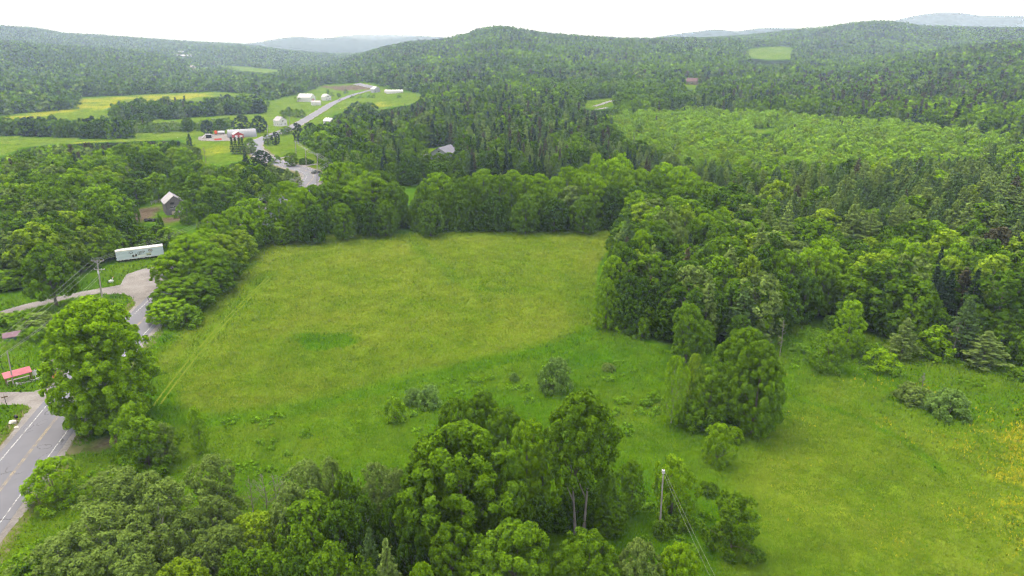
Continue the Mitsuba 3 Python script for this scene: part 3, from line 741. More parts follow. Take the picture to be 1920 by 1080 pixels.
USED, ROWS = {}, {}
def tree(kind, leaf, x, y, h, w, label, base=None, lod=None, bark='bark', var=None, name=None, rot=None):
    if base is not None:
        p = at(*base)
        d = np.hypot(p[0], p[1])
        te = -ray(x, y)[2]
        h = CAM_H - d * te - p[2]
    else:
        p = at(x, y, h)
    dist = math.sqrt(p[0] ** 2 + p[1] ** 2 + (CAM_H - p[2] - h * .6) ** 2)
    wm = w * dist / F * .92
    if lod is None and label in ('hedgeB', 'hedgeC', 'woodD') and math.hypot(p[0], p[1]) < 250:
        lod = 0
    if lod is None and (leaf == 'maroon' or (label == 'farm' and w >= 14)):
        lod = 1
    if label == 'hedgeC':
        wm *= 1.16
    if label == 'frontL' and kind == 'airy':
        bark = 'bark_pale'
    name = name or HAND_NAME[kind]
    key = numbered(name)
    cat = HAND_CAT.get(name, 'tree')
    grp = None
    if label in GROUP_LABEL:
        label, grp = GROUP_LABEL[label]
    if grp and name in ('pine_tree', 'spruce_tree', 'shrub') and not grp.startswith(('shrub', 'bush')):
        label, grp = label.replace('leafy tree', cat).replace('grey-green tree', cat).replace('fresh green tree', cat).replace('round dark tree', cat), grp.replace('broadleaf trees', cat + 's') + (', ' + cat + 's' if 'broadleaf' not in grp else '')
    put_tree(key, p, kind, leaf, h, wm, label, cat, grp, lod=lod, bark=bark, var=var, rot=rot)
    USED.setdefault('pts', []).append((p[0], p[1], wm / 2))
    if grp:
        ROWS.setdefault(grp, []).append((float(proj(p)[0]), key, leaf, kind))
    return key

# the road side, left
tree('solo', 'bright', 205, 553, 0, 176, 'big bright green maple beside the road at lower left', (207, 792))
tree('scruffy', 'bright', 105, 857, 0, 84, 'small untidy tree leaning over the road edge at lower left', (108, 938), 0)
tree('scruffy', 'bright', 258, 752, 0, 60, 'slim light green tree right of the big roadside maple', (258, 842), 0)
tree('scruffy', 'mid', 275, 782, 0, 92, 'dense dark green bushy tree in front of the slim light one', (280, 872), 0)
tree('airy', 'grey', 318, 790, 0, 50, 'thin dull green sapling right of the dense bushy tree', (315, 868), 0)
tree('airy', 'bright', 375, 760, 0, 42, 'thin yellowish sapling alone in the weeds left of the front thicket', (377, 850), 0)
tree('lolly', 'mid', 100, 455, 0, 88, 'broad tree with bare dark trunk standing below the gravel drive', (108, 578), var=0, lod=0)
for x, y, h, w in ((160, 560, 3.2, 62), (132, 578, 3, 62), (100, 590, 3, 60), (62, 588, 3, 56), (28, 588, 3.4, 60), (-5, 590, 3, 60), (60, 615, 2.6, 44), (115, 605, 2.6, 50), (190, 590, 2.8, 40)):
    tree('shrub', random.choice(['grey', 'mid', 'grey']), x, y, h, w, 'shrubL')
# roadside row B
for x, y, h, w, leaf, k in ((330, 523, 8, 112, 'mid', 'maple'), (310, 558, 6, 72, 'bright', 'maple'), (346, 440, 14, 96, 'bright', 'maple'), (322, 470, 11, 84, 'bright', 'maple'), (380, 452, 12, 74, 'bright', 'maple'), (412, 438, 12, 74, 'yellow', 'maple'),
                      (385, 428, 13, 62, 'bright', 'oval'), (402, 400, 14, 66, 'bright', 'maple'), (440, 386, 14, 66, 'bright', 'maple'), (464, 371, 15, 62, 'bright', 'oval'), (484, 396, 11, 44, 'mid', 'maple'), (446, 430, 9, 62, 'yellow', 'maple'),
                      (468, 420, 8, 50, 'mid', 'maple'), (392, 486, 9, 76, 'mid', 'maple'), (418, 470, 8, 60, 'mid', 'maple'), (436, 456, 7, 46, 'mid', 'maple'), (366, 516, 8, 70, 'mid', 'maple'), (345, 575, 4.5, 62, 'mid', 'shrub'), (484, 425, 5, 40, 'bright', 'shrub'), (497, 425, 4, 30, 'bright', 'shrub')):
    tree(k, leaf, x, y, h, w, 'hedgeB')
# tree row C across the end of the hayfield
for x, y, h, w, leaf, k in ((518, 380, 12, 46, 'mid', 'maple'), (538, 338, 16, 62, 'bright', 'maple'), (565, 350, 16, 56, 'bright', 'maple'), (588, 345, 16, 52, 'mid', 'maple'), (612, 342, 16, 56, 'mid', 'maple'), (630, 303, 19, 58, 'bright', 'maple'), (656, 302, 18, 50, 'bright', 'oval'),
                      (642, 335, 16, 56, 'mid', 'maple'), (668, 338, 16, 58, 'bright', 'maple'), (692, 322, 18, 62, 'bright', 'oval'), (714, 318, 18, 54, 'mid', 'maple'), (738, 340, 16, 50, 'mid', 'maple'), (525, 415, 7, 40, 'bright', 'maple'),
                      (792, 343, 16, 46, 'mid', 'maple'), (821, 322, 18, 52, 'bright', 'oval'), (846, 342, 16, 46, 'mid', 'maple'), (876, 328, 18, 58, 'mid', 'maple'), (905, 315, 19, 58, 'bright', 'maple'), (936, 326, 18, 50, 'mid', 'oval'), (960, 317, 18, 54, 'bright', 'maple'),
                      (988, 326, 17, 44, 'bright', 'oval'), (1012, 324, 18, 48, 'bright', 'oval'), (1040, 330, 17, 46, 'bright', 'maple'), (1066, 310, 19, 42, 'bright', 'oval'), (1090, 322, 18, 46, 'bright', 'oval'), (1112, 326, 18, 52, 'bright', 'oval'), (1098, 306, 20, 44, 'bright', 'maple'),
                      (1120, 288, 21, 48, 'bright', 'maple'), (1150, 297, 20, 64, 'bright', 'maple'), (1166, 287, 21, 50, 'bright', 'maple'), (1178, 312, 19, 56, 'bright', 'maple'), (1205, 315, 19, 58, 'bright', 'maple'), (1230, 322, 18, 56, 'mid', 'maple'), (1248, 304, 20, 62, 'bright', 'maple'),
                      (1278, 310, 20, 62, 'bright', 'maple'), (1302, 325, 18, 56, 'bright', 'maple'), (1195, 348, 15, 58, 'dark', 'maple'), (1225, 362, 14, 58, 'mid', 'maple'), (1275, 350, 15, 60, 'mid', 'maple'), (1150, 345, 15, 54, 'dark', 'maple'), (1255, 375, 13, 50, 'mid', 'maple'), (860, 360, 13, 46, 'mid', 'maple'), (925, 362, 13, 46, 'dark', 'maple'), (770 - 50, 375, 12, 44, 'mid', 'maple'),
                      (805, 375, 12, 46, 'mid', 'maple'), (585, 385, 12, 48, 'dark', 'maple'), (640, 380, 12, 50, 'mid', 'maple'), (985, 365, 13, 46, 'mid', 'maple'), (1040, 368, 12, 46, 'dark', 'maple'), (1095, 365, 13, 46, 'mid', 'maple'), (555, 385, 12, 48, 'mid', 'maple'), (690, 375, 12, 48, 'dark', 'maple')):
    tree(k, leaf, x, y, h, w, 'hedgeC')
for i, x in enumerate(range(520, 1215, 21)):
    if not 738 < x < 778:
        tree('shrub', ('dark', 'mid', 'dark')[i % 3], x + random.uniform(-6, 6), 0, 0, random.uniform(24, 34), 'hedgeCs', (x, 436.5 - (x - 520) * .009), lod=1) if False else put_tree(
            (kk := numbered('shrub')), at(x + random.uniform(-6, 6), 435.5 - (x - 520) * .009), 'shrub', ('dark', 'mid', 'dark')[i % 3], random.uniform(3, 6.5), random.uniform(4.5, 6.5), *GROUP_LABEL['hedgeCs'][:1], 'shrub', GROUP_LABEL['hedgeCs'][1], lod=1)
# the wooded corner D
tree('maple', 'yellow', 1287, 383, 17, 56, 'yellow-green tree rising at the back of the wooded corner')
tree('airy', 'olive', 1258, 388, 17, 64, 'soft grey-olive tree topping the left of the wooded corner')
tree('pine', 'olive', 1227, 458, 16, 54, 'brownish pine amid the leafy left side of the wooded corner', var=0)
tree('pine', 'olive', 1372, 460, 15, 92, 'broad olive pine in the middle of the wooded corner', var=1)
tree('pine', 'pine', 1400, 536, 13, 84, 'dull dark pine near the front of the wooded corner', var=2)
tree('maple', 'mid', 1290, 567, 0, 74, 'cone shaped bright tree standing out at the foot of the wooded corner', (1285, 682), 0)
tree('airy', 'olive', 1438, 512, 15, 92, 'feathery olive tree at the right front of the wooded corner')
tree('oval', 'bright', 1430, 569, 9, 46, 'small bright tree in front of the dull dark pine')
tree('oval', 'mid', 1296, 455, 15, 58, 'upright green tree in the heart of the wooded corner')
for x, y, h, w, leaf, k in ((1240, 411, 17, 84, 'mid', 'maple'), (1203, 430, 16, 66, 'bright', 'maple'), (1150, 478, 14, 62, 'bright', 'maple'), (1166, 452, 15, 56, 'mid', 'maple'), (1188, 448, 15, 56, 'dark', 'maple'), (1275, 425, 15, 56, 'grey', 'airy'),
                      (1322, 398, 17, 62, 'bright', 'maple'), (1358, 386, 17, 54, 'bright', 'maple'), (1348, 420, 16, 62, 'mid', 'maple'), (1408, 420, 16, 62, 'mid', 'maple'), (1452, 436, 15, 44, 'dark', 'oval'), (1412, 478, 14, 62, 'yellow', 'airy'), (1462, 470, 15, 54, 'mid', 'maple'),
                      (1378, 520, 11, 56, 'bright', 'maple'), (1178, 510, 13, 70, 'dark', 'maple'), (1205, 520, 12, 62, 'dark', 'maple'), (1140, 520, 12, 50, 'bright', 'maple'), (1258, 505, 14, 64, 'dark', 'maple'), (1322, 505, 13, 60, 'mid', 'maple'), (1340, 545, 11, 62, 'dark', 'maple'),
                      (1165, 545, 9, 60, 'mid', 'maple'), (1215, 572, 6.5, 50, 'mid', 'maple'), (1250, 560, 9, 56, 'dark', 'maple'), (1305, 545, 11, 54, 'dark', 'maple'), (1300, 480, 14, 54, 'mid', 'maple'), (1336, 455, 15, 56, 'mid', 'maple'), (1468, 545, 10, 44, 'mid', 'airy'), (1390, 590, 8, 50, 'dark', 'maple'), (1325, 600, 7, 48, 'mid', 'maple'),
                      (1300, 410, 16, 50, 'mid', 'maple'), (1382, 445, 14, 50, 'mid', 'maple'), (1435, 455, 14, 50, 'mid', 'maple'), (1240, 530, 11, 60, 'dark', 'maple'), (1190, 560, 8, 60, 'dark', 'maple')):
    tree(k, leaf, x, y, h, w, 'woodD')
tree('shrub', 'bright', 1145, 588, 0, 30, 'small bright bush at the field corner below the wooded corner', (1146, 610))
tree('shrub', 'bright', 1172, 598, 0, 34, 'leafy bush just right of the small bright corner bush', (1172, 622))
tree('shrub', 'mid', 1202, 596, 0, 40, 'taller bush under the brownish pine at the wood foot', (1204, 632))
# clump in front of it
tree('maple', 'mid', 1378, 610, 0, 116, 'taller rear crown of the big clump right of centre', (1385, 770), 0, var=3)
tree('maple', 'mid', 1418, 634, 0, 104, 'large dense dark tree at the right end of the clump right of centre', (1410, 812), 0, var=0)
tree('airy', 'bright', 1262, 664, 0, 56, 'slender ivy clad tree at the left end of the clump right of centre', (1258, 796), 0, bark='bark_pale')
tree('airy', 'yellow', 1290, 660, 0, 50, 'yellow tipped thin tree between the slender tree and the clump', (1292, 780), 0)
tree('scruffy', 'mid', 1322, 690, 0, 76, 'middle tree of the clump right of centre', (1325, 790), 0)
tree('shrub', 'mid', 1302, 748, 0, 76, 'bush filling the foot of the clump right of centre', (1302, 798), 0)
tree('shrub', 'dark', 1345, 760, 0, 70, 'dark undergrowth bush at the base of the dense dark tree', (1350, 806), 0)
tree('scruffy', 'bright', 1342, 793, 0, 60, 'small bright tree alone in front of the clump right of centre', (1342, 868), 0)
tree('shrub', 'bright', 1384, 802, 0, 32, 'little bush just right of the small bright tree', (1376, 826), 0)
tree('scruffy', 'mid', 1374, 925, 0, 98, 'loose untidy tree right of the bare pole near the bottom', (1370, 1032), 0)
tree('scruffy', 'bright', 1258, 855, 0, 78, 'light green bushy tree directly behind the bare pole', (1258, 965), 0)
tree('shrub', 'mid', 1328, 903, 0, 38, 'low dark bush between pole and loose untidy tree, upper', (1328, 926), 0)
tree('shrub', 'mid', 1232, 975, 0, 34, 'low bush at the foot of the bare pole', (1240, 1005), 0)
tree('shrub', 'mid', 1268, 965, 0, 44, 'low bush right of the bare pole foot', (1272, 992), 0)
# meadow shrubs
tree('shrub', 'sage', 1041, 671, 0, 64, 'round grey-green willow bush alone on the bank in the middle', (1042, 731), 0, var=0)
tree('shrub', 'bright', 741, 744, 0, 42, 'small bright bush alone on the bank left of centre', (741, 788), 0, var=1)
tree('shrub', 'sage', 805, 722, 0, 46, 'dull spreading bush to the right of the small bright bank bush', (806, 762), 0)
tree('shrub', 'sage', 774, 728, 0, 36, 'low dull bush between the two bank bushes', (776, 756), 0)
tree('shrub', 'sage', 962, 698, 0, 20, 'tiny round bush on the bank left of the willow bush', (963, 714), 0)
tree('shrub', 'olive', 1140, 681, 0, 26, 'small dull tan-green bush right of the willow bush', (1140, 694), 0)
tree('shrub', 'sage', 1779, 730, 0, 64, 'round grey-green bush alone in the right hand meadow', (1779, 778), 0, var=2)
tree('shrub', 'grey', 1710, 722, 0, 66, 'flatter dark bush just left of the round meadow bush', (1712, 752), 0)
tree('shrub', 'sage', 1745, 738, 0, 46, 'low joining bush between the two right meadow bushes', (1745, 762), 0)
for x, b, w, t in ((1625, 672, 60, 645), (1650, 690, 62, 655), (1600, 640, 40, 622), (1915, 712, 40, 690), (1682, 705, 26, 690), (1500, 660, 40, 645), (1560, 606, 34, 592), (1735, 668, 50, 640), (1225, 750, 30, 735), (1210, 760, 26, 748)):
    tree('shrub', random.choice(['mid', 'bright', 'weed']), x, t, 0, w, 'shrubR', (x, b), 0)
# right wood edge E
tree('scruffy', 'mid', 1548, 622, 0, 66, 'dense dark green small tree standing in front of the right wood edge', (1552, 694), 0)
tree('oval', 'bright', 1588, 560, 0, 52, 'slender light tree just behind the dense small one at right', (1585, 668), 0)
tree('pine', 'olive', 1690, 592, 0, 62, 'greyish pine at the front of the right wood edge', (1688, 672), 0, var=3)
tree('pine', 'olive', 1842, 616, 0, 84, 'wide olive pine at the front right of the wood edge', (1840, 687), 0, var=1)
tree('pine', 'pine', 1798, 550, 0, 70, 'half bare grey pine left of the wide olive one', (1795, 668), 0, var=2)
tree('spruce', 'brown', 1815, 503, 13, 74, 'dark brown conifer within the right wood edge')
tree('pine', 'olive', 1722, 450, 14, 62, 'pale olive pine with layered boughs inside the right wood')
tree('oval', 'bright', 1527, 461, 16, 56, 'bright tall tree at the left of the right wood edge')
tree('oval', 'bright', 1628, 529, 0, 46, 'narrow bright tree at the right wood edge', (1626, 612), 1)
tree('maple', 'yellow', 1862, 596, 0, 36, 'small yellow-green tree behind the wide olive pine', (1862, 660), 1)
tree('scruffy', 'bright', 1748, 610, 0, 64, 'low bright spreading tree between the two front pines', (1748, 668), 1)
for x, y, h, w, leaf, k in ((1490, 475, 15, 78, 'mid', 'maple'), (1470, 510, 12, 56, 'dark', 'maple'), (1515, 510, 12, 60, 'dark', 'maple'), (1548, 500, 12, 52, 'mid', 'maple'), (1572, 468, 14, 52, 'bright', 'oval'), (1562, 495, 12, 50, 'mid', 'maple'), (1590, 500, 12, 52, 'mid', 'maple'), (1592, 560, 9, 48, 'dark', 'maple'),
                      (1612, 470, 14, 58, 'mid', 'maple'), (1650, 530, 11, 46, 'dark', 'maple'), (1676, 548, 10, 48, 'mid', 'maple'), (1716, 572, 9, 40, 'bright', 'oval'), (1735, 528, 12, 60, 'mid', 'maple'), (1700, 510, 12, 56, 'mid', 'maple'), (1662, 470, 14, 56, 'yellow', 'maple'), (1690, 490, 13, 46, 'bright', 'maple'),
                      (1768, 585, 8, 50, 'dark', 'maple'), (1785, 480, 13, 66, 'yellow', 'maple'), (1772, 500, 12, 54, 'bright', 'maple'), (1842, 575, 9, 52, 'bright', 'maple'), (1888, 470, 14, 74, 'mid', 'maple'), (1885, 578, 10, 52, 'mid', 'maple'), (1912, 585, 10, 60, 'mid', 'maple'), (1900, 522, 12, 64, 'bright', 'maple'),
                      (1870, 545, 11, 56, 'dark', 'maple'), (1668, 430, 14, 46, 'mid', 'maple'), (1698, 418, 15, 52, 'dark', 'maple'), (1830, 412, 15, 60, 'mid', 'maple'), (1880, 425, 15, 62, 'brown', 'maple'), (1805, 452, 14, 60, 'bright', 'maple'), (1940, 560, 11, 60, 'mid', 'maple'), (1950, 610, 9, 50, 'mid', 'maple'), (1640, 500, 13, 50, 'dark', 'maple'), (1755, 555, 10, 46, 'mid', 'maple'), (1925, 470, 14, 60, 'mid', 'maple')):
    tree(k, leaf, x, y, h, w, 'woodE')
for x, y, w, leaf in ((1570, 357, 72, 'olive'), (1605, 380, 76, 'olive'), (1640, 385, 60, 'olive'), (1742, 350, 84, 'olive'), (1480, 385, 72, 'olive'), (1445, 370, 60, 'olive'), (1700, 305, 66, 'olive'), (1625, 300, 62, 'olive'), (1545, 300, 54, 'olive'), (1800, 315, 62, 'pine'), (1850, 330, 70, 'olive'), (1900, 340, 74, 'olive'), (1880, 370, 80, 'pine'), (1780, 360, 72, 'pine'), (1670, 330, 66, 'pine'), (1510, 320, 58, 'olive'), (1430, 420, 60, 'olive'), (1820, 375, 70, 'olive'), (1915, 385, 76, 'pine'), (1720, 320, 64, 'pine'), (1590, 320, 60, 'olive'), (1655, 310, 60, 'olive')):
    p = at(x, y, 19)
    put_tree(numbered('pine_tree'), p, 'pine', leaf, random.uniform(17, 20), w * math.hypot(p[0], p[1]) / F * 1.1, 'olive white pine in the dark pine stand above the right wood edge', 'pine tree', 'white pines of the right hand stand', lod=0)
    USED['pts'].append((p[0], p[1], 4))
# front clump, centre
tree('maple', 'mid', 866, 787, 20, 236, 'largest dark crown of the front clump, left of the bare trunks', var=0)
tree('maple', 'mid', 800, 815, 17, 130, 'left shoulder crown beside the largest front tree', var=1)
tree('maple', 'mid', 945, 830, 17, 110, 'right shoulder crown beside the largest front tree', var=2)
tree('umbrella', 'mid', 1085, 732, 0, 156, 'tall tree with bare pale forked trunk right of the front clump', (1086, 1000), 0, bark='dead_wood', rot=0)
tree('maple', 'mid', 852, 746, 15, 96, 'low crown peeping out behind the front clump, left')
tree('maple', 'mid', 905, 730, 14, 84, 'rounded crown behind the front clump, middle')
tree('maple', 'mid', 952, 762, 15, 112, 'wide crown behind the front clump, right of middle')
tree('oval', 'bright', 992, 785, 16, 80, 'bright crown between the front clump and the bare forked trunk')
tree('oval', 'bright', 1015, 850, 11, 72, 'bright lower tree left of the bare forked trunk')
tree('airy', 'mid', 1185, 862, 0, 68, 'slim tree right of the bare forked trunk', (1180, 962), 0)
tree('maple', 'dark', 1085, 905, 0, 90, 'dark undergrowth crown behind the bare forked trunk', (1085, 972), 0)
tree('shrub', 'dark', 1050, 950, 0, 70, 'dark bush left behind the bare forked trunk', (1050, 985), 0)
tree('scruffy', 'mid', 1140, 880, 0, 60, 'bush-like tree behind the bare forked trunk', (1140, 990), 0)
tree('maple', 'mid', 962, 982, 14, 172, 'broad pale-topped crown at bottom centre', var=3)
tree('maple', 'mid', 1107, 996, 13, 140, 'rounded crown at the bottom right of the broad pale-topped one', var=2)
tree('maple', 'grey', 1198, 1014, 12, 104, 'greyish crown at the bottom edge below the bare pole')
tree('maple', 'bright', 1277, 1018, 11, 92, 'bright green crown cut by the bottom edge near the wires')
for x, y, h, w, leaf, k in ((848, 988, 12, 84, 'mid', 'oval'), (792, 1052, 11, 64, 'bright', 'maple'), (770, 980, 11, 70, 'dark', 'maple'), (905, 1040, 10, 90, 'mid', 'maple'), (1040, 1055, 9, 90, 'mid', 'maple'), (1150, 940, 5, 60, 'mid', 'maple'), (1010, 930, 8, 60, 'dark', 'maple'), (735, 930, 11, 70, 'dark', 'maple')):
    tree(k, leaf, x, y, h, w, 'frontC')
# lower left thicket
tree('airy', 'grey', 390, 856, 11, 112, 'tall grey-green aspen in the lower left thicket', var=0)
tree('airy', 'grey', 300, 905, 12, 140, 'birch with white forked trunks in the lower left thicket', bark='bark_pale', var=1)
tree('airy', 'grey', 217, 887, 9, 132, 'spreading grey willow at the left of the lower left thicket', var=2)
tree('maple', 'yellow', 330, 1056, 12, 122, 'pale yellow-green crown cut by the bottom edge at left')
tree('pine', 'olive', 722, 1008, 13, 86, 'dull olive pine at the bottom edge left of the front clump')
tree('pine', 'pine', 690, 985, 12, 76, 'dark pine behind the dull olive one at the bottom')
tree('scruffy', 'mid', 585, 930, 11, 128, 'fresh green tree in the middle of the lower left thicket')
tree('airy', 'olive', 702, 866, 11, 80, 'brownish dark crown at the right end of the lower left thicket')
for x, y, h, w, leaf, k in ((275, 885, 9, 90, 'grey', 'airy'), (180, 955, 9, 140, 'grey', 'airy'), (240, 1000, 9, 100, 'grey', 'airy'), (110, 1010, 7, 120, 'grey', 'airy'), (50, 1035, 5, 110, 'mid', 'scruffy'), (160, 1040, 7, 100, 'mid', 'airy'), (572, 866, 12, 96, 'olive', 'airy'), (617, 858, 12, 80, 'mid', 'airy'), (648, 880, 12, 80, 'mid', 'scruffy'),
                      (738, 880, 11, 76, 'olive', 'airy'), (545, 905, 11, 90, 'grey', 'airy'), (640, 945, 11, 90, 'dark', 'scruffy'), (480, 962, 9, 112, 'yellow', 'airy'), (420, 988, 9, 110, 'mid', 'airy'), (560, 985, 11, 96, 'mid', 'scruffy'), (500, 1030, 10, 110, 'mid', 'scruffy'), (620, 1025, 12, 110, 'mid', 'scruffy'), (400, 930, 9, 90, 'grey', 'airy'),
                      (350, 960, 9, 100, 'grey', 'airy'), (440, 1040, 9, 110, 'mid', 'scruffy'), (250, 1050, 8, 110, 'grey', 'airy'), (680, 930, 11, 80, 'dark', 'airy'), (560, 1050, 10, 100, 'dark', 'scruffy'), (690, 1055, 9, 90, 'mid', 'scruffy'), (390, 1010, 8, 90, 'mid', 'airy'), (520, 950, 9, 70, 'mid', 'airy')):
    tree(k, 'grey' if leaf == 'mid' and k == 'airy' else leaf, x, y, h, w, 'frontL')
# woods about the barn
tree('maple', 'dark', 130, 397, 0, 66, 'dark rounded tree left of the barn yard', (130, 466))
tree('oval', 'mid', 172, 350, 0, 74, 'tall tree with pale trunk left of the barn yard', (175, 428), bark='bark_pale')
tree('maple', 'dark', 205, 388, 0, 50, 'dark tree at the left border of the bare barn yard', (205, 440))
tree('maple', 'bright', 299, 322, 0, 46, 'light green tree behind the weathered barn, left', (299, 374))
tree('oval', 'mid', 258, 332, 0, 42, 'darker tree left of the light green one behind the barn', (258, 382))
tree('oval', 'mid', 348, 318, 0, 40, 'yellowish tree directly behind the barn roof', (350, 372))
tree('maple', 'mid', 352, 374, 0, 38, 'leafy tree hiding the right side of the weathered barn', (354, 420))
tree('maple', 'mid', 382, 380, 0, 38, 'leafy tree right of the one hiding the barn', (384, 416))
tree('spruce', 'bright', 373, 409, 0, 12, 'tiny pointed sapling between barn and roadside row', (373, 430))
tree('maple', 'maroon', 490, 281, 0, 36, 'very dark purple leaved maple at the road bend', (491, 315))
tree('spruce', 'spruce', 462, 286, 0, 30, 'dark spruce left of the purple leaved maple', (463, 322))
tree('pine', 'olive', 512, 303, 0, 56, 'olive pine above the roadside row near the crossarm pole', (512, 350))
tree('pine', 'olive', 546, 314, 0, 40, 'olive pine just left of the crossarm pole', (543, 358))
tree('pine', 'olive', 562, 319, 0, 32, 'olive pine right of the crossarm pole below the bend', (559, 354))
tree('shrub', 'mid', 516, 291, 0, 20, 'round bush on the grass right of the purple leaved maple', (516, 306))
tree('oval', 'mid', 547, 285, 0, 24, 'small upright tree on the grass above the olive pines', (547, 312))
tree('shrub', 'dark', 573, 296, 0, 26, 'dark bush on the grass left of a tall pole', (573, 308))
for x, y, h, w, leaf, k in ((60, 430, 14, 70, 'mid', 'maple'), (20, 430, 14, 66, 'mid', 'maple'), (12, 505, 8, 60, 'bright', 'maple'), (45, 500, 9, 54, 'mid', 'maple'), (60, 470, 11, 60, 'mid', 'maple'), (150, 468, 11, 58, 'mid', 'maple'), (180, 455, 11, 50, 'bright', 'maple'), (205, 442, 11, 46, 'mid', 'maple'), (258, 420, 9, 50, 'mid', 'maple'), (300, 420, 9, 50, 'mid', 'maple'), (232, 435, 9, 46, 'mid', 'maple'), (280, 435, 7, 46, 'mid', 'maple'), (320, 425, 8, 44, 'bright', 'maple'),
                      (345, 432, 7, 40, 'bright', 'maple'), (95, 440, 13, 60, 'mid', 'maple'), (70, 395, 14, 54, 'mid', 'maple'), (30, 375, 15, 60, 'grey', 'airy'), (262, 318, 14, 38, 'dark', 'oval'), (370, 306, 14, 44, 'mid', 'maple'), (400, 320, 14, 42, 'olive', 'airy'), (425, 310, 14, 44, 'mid', 'maple'), (455, 322, 13, 44, 'mid', 'maple'), (480, 330, 13, 42, 'mid', 'maple'), (430, 345, 11, 46, 'mid', 'maple'), (400, 355, 11, 42, 'dark', 'maple'), (365, 345, 12, 40, 'mid', 'oval'), (455, 360, 10, 40, 'mid', 'maple'), (478, 365, 10, 36, 'dark', 'maple'),
                      (510, 345, 12, 42, 'mid', 'maple'), (108, 410, 14, 50, 'mid', 'maple'), (-10, 470, 12, 60, 'mid', 'maple'), (418, 375, 8, 34, 'dark', 'maple'), (238, 385, 8, 30, 'bright', 'maple'), (250, 372, 8, 26, 'mid', 'maple'), (306, 402, 6, 14, 'mid', 'shrub')):
    tree(k, leaf, x, y, 0, w, 'woodL', (x, y + (37 if y >= 415 else 52 if y > 340 else 46)))
for x, y, b, w in ((788, 289, 320, 30), (806, 289, 322, 32), (824, 286, 320, 34), (842, 285, 318, 34), (858, 282, 314, 32), (776, 288, 316, 30), (815, 300, 332, 36), (838, 302, 334, 34), (795, 305, 335, 34), (860, 300, 330, 34), (780, 310, 338, 30)):
    tree('maple', 'mid' if x % 3 else 'dark', x, y, 0, w, 'low leafy tree in front of the grey house', (x, b))
    labels[list(labels)[-1]]['group'] = 'low trees in front of the grey house'
# trees about the valley farm
for x, y, h, w, leaf, k in ((265, 212, 13, 38, 'dark', 'maple'), (348, 220, 12, 24, 'dark', 'maple'), (386, 224, 12, 22, 'spruce', 'maple'), (410, 222, 12, 24, 'dark', 'maple'), (450, 215, 14, 32, 'spruce', 'maple'), (483, 216, 14, 30, 'spruce', 'maple'), (515, 247, 9, 16, 'spruce', 'oval'), (500, 250, 8, 14, 'mid', 'oval'), (556, 229, 14, 18, 'spruce', 'oval'), (580, 229, 14, 20, 'spruce', 'oval'), (600, 232, 13, 22, 'dark', 'oval'), (468, 258, 9, 22, 'mid', 'maple'), (353, 250, 15, 28, 'spruce', 'pine'), (322, 262, 13, 24, 'dark', 'maple'), (300, 266, 12, 24, 'mid', 'maple'), (340, 275, 12, 34, 'grey', 'maple'), (362, 274, 12, 34, 'grey', 'maple'), (205, 252, 4, 10, 'mid', 'shrub'),
                      (541, 200, 10, 14, 'mid', 'maple'), (530, 205, 9, 12, 'mid', 'oval'), (556, 203, 9, 12, 'mid', 'oval'), (566, 205, 8, 12, 'mid', 'oval'), (558, 178, 9, 8, 'dark', 'oval'), (614, 168, 6, 6, 'dark', 'shrub'), (634, 172, 7, 7, 'dark', 'shrub'), (622, 172, 6, 6, 'dark', 'shrub'), (648, 166, 7, 6, 'dark', 'shrub'), (676, 177, 4, 10, 'mid', 'shrub'), (692, 176, 5, 6, 'mid', 'shrub'), (700, 176, 5, 5, 'dark', 'shrub'), (748, 177, 4, 7, 'mid', 'shrub'), (660, 178, 4, 6, 'mid', 'shrub'), (538, 237, 6, 20, 'mid', 'maple'), (528, 240, 6, 12, 'mid', 'maple'), (759, 193, 10, 4, 'spruce', 'spruce')):
    tree(k, leaf, x, y, h, w, 'farm')
for x in (437, 444, 451, 457):
    tree('spruce', 'spruce', x, 258, 0, 13, 'dark upright spruce in the tight group by the gabled shed', (x, 289), name='spruce_tree')
    labels[list(labels)[-1]]['group'] = 'tight spruce group by the gabled shed'
tree('maple', 'grey', 468, 272, 0, 22, 'grey-green round tree right of the tight spruce group', (468, 288))
# dead and bare ones
def dead(x, base, top, label, seed, spread=.33, r0=.16, low=.25):
    p = at(*base)
    h = CAM_H - np.hypot(p[0], p[1]) * -ray(x, top)[2] - p[2]
    k = numbered('dead_tree')
    v, f = bare_tree(seed, h, r0, 26, spread, low)
    scene[k] = shape(v + p, f, bsdf='dead_wood')
    labels[k] = {'label': label, 'category': 'dead tree'}
dead(1466, (1462, 672), 598, 'thin bare dead tree left of the dense small tree at right', 3, .16, .09)
dead(1730, (1728, 730), 698, 'short bare dead stick tree above the right meadow bushes', 4, .25, .1)
dead(1775, (1783, 672), 600, 'grey bare branches beside the half bare pine', 6, .3)
for i, (x, b, t) in enumerate(((500, 955, 885), (520, 960, 890), (478, 965, 895), (538, 950, 888))):
    dead(x, (x, b), t, 'grey leafless stems in the gap of the lower left thicket', 20 + i, .40, .07, .12)
    labels[list(labels)[-1]]['group'] = 'leafless stems in the lower left thicket'
dead(245, (247, 360), 312, 'grey leafless tree in the woods behind the barn yard', 9, .4, .2)
dead(28, (30, 440), 375, 'bare grey tree at the left edge of the woods', 10, .3, .2)
dead(383, (386, 305), 275, 'greyish dead tree at the tip of the left woods', 11, .4, .2)
dead(330, (331, 300), 262, 'leaning grey dead tree in the left woods near the yellow field', 12, .3, .2)

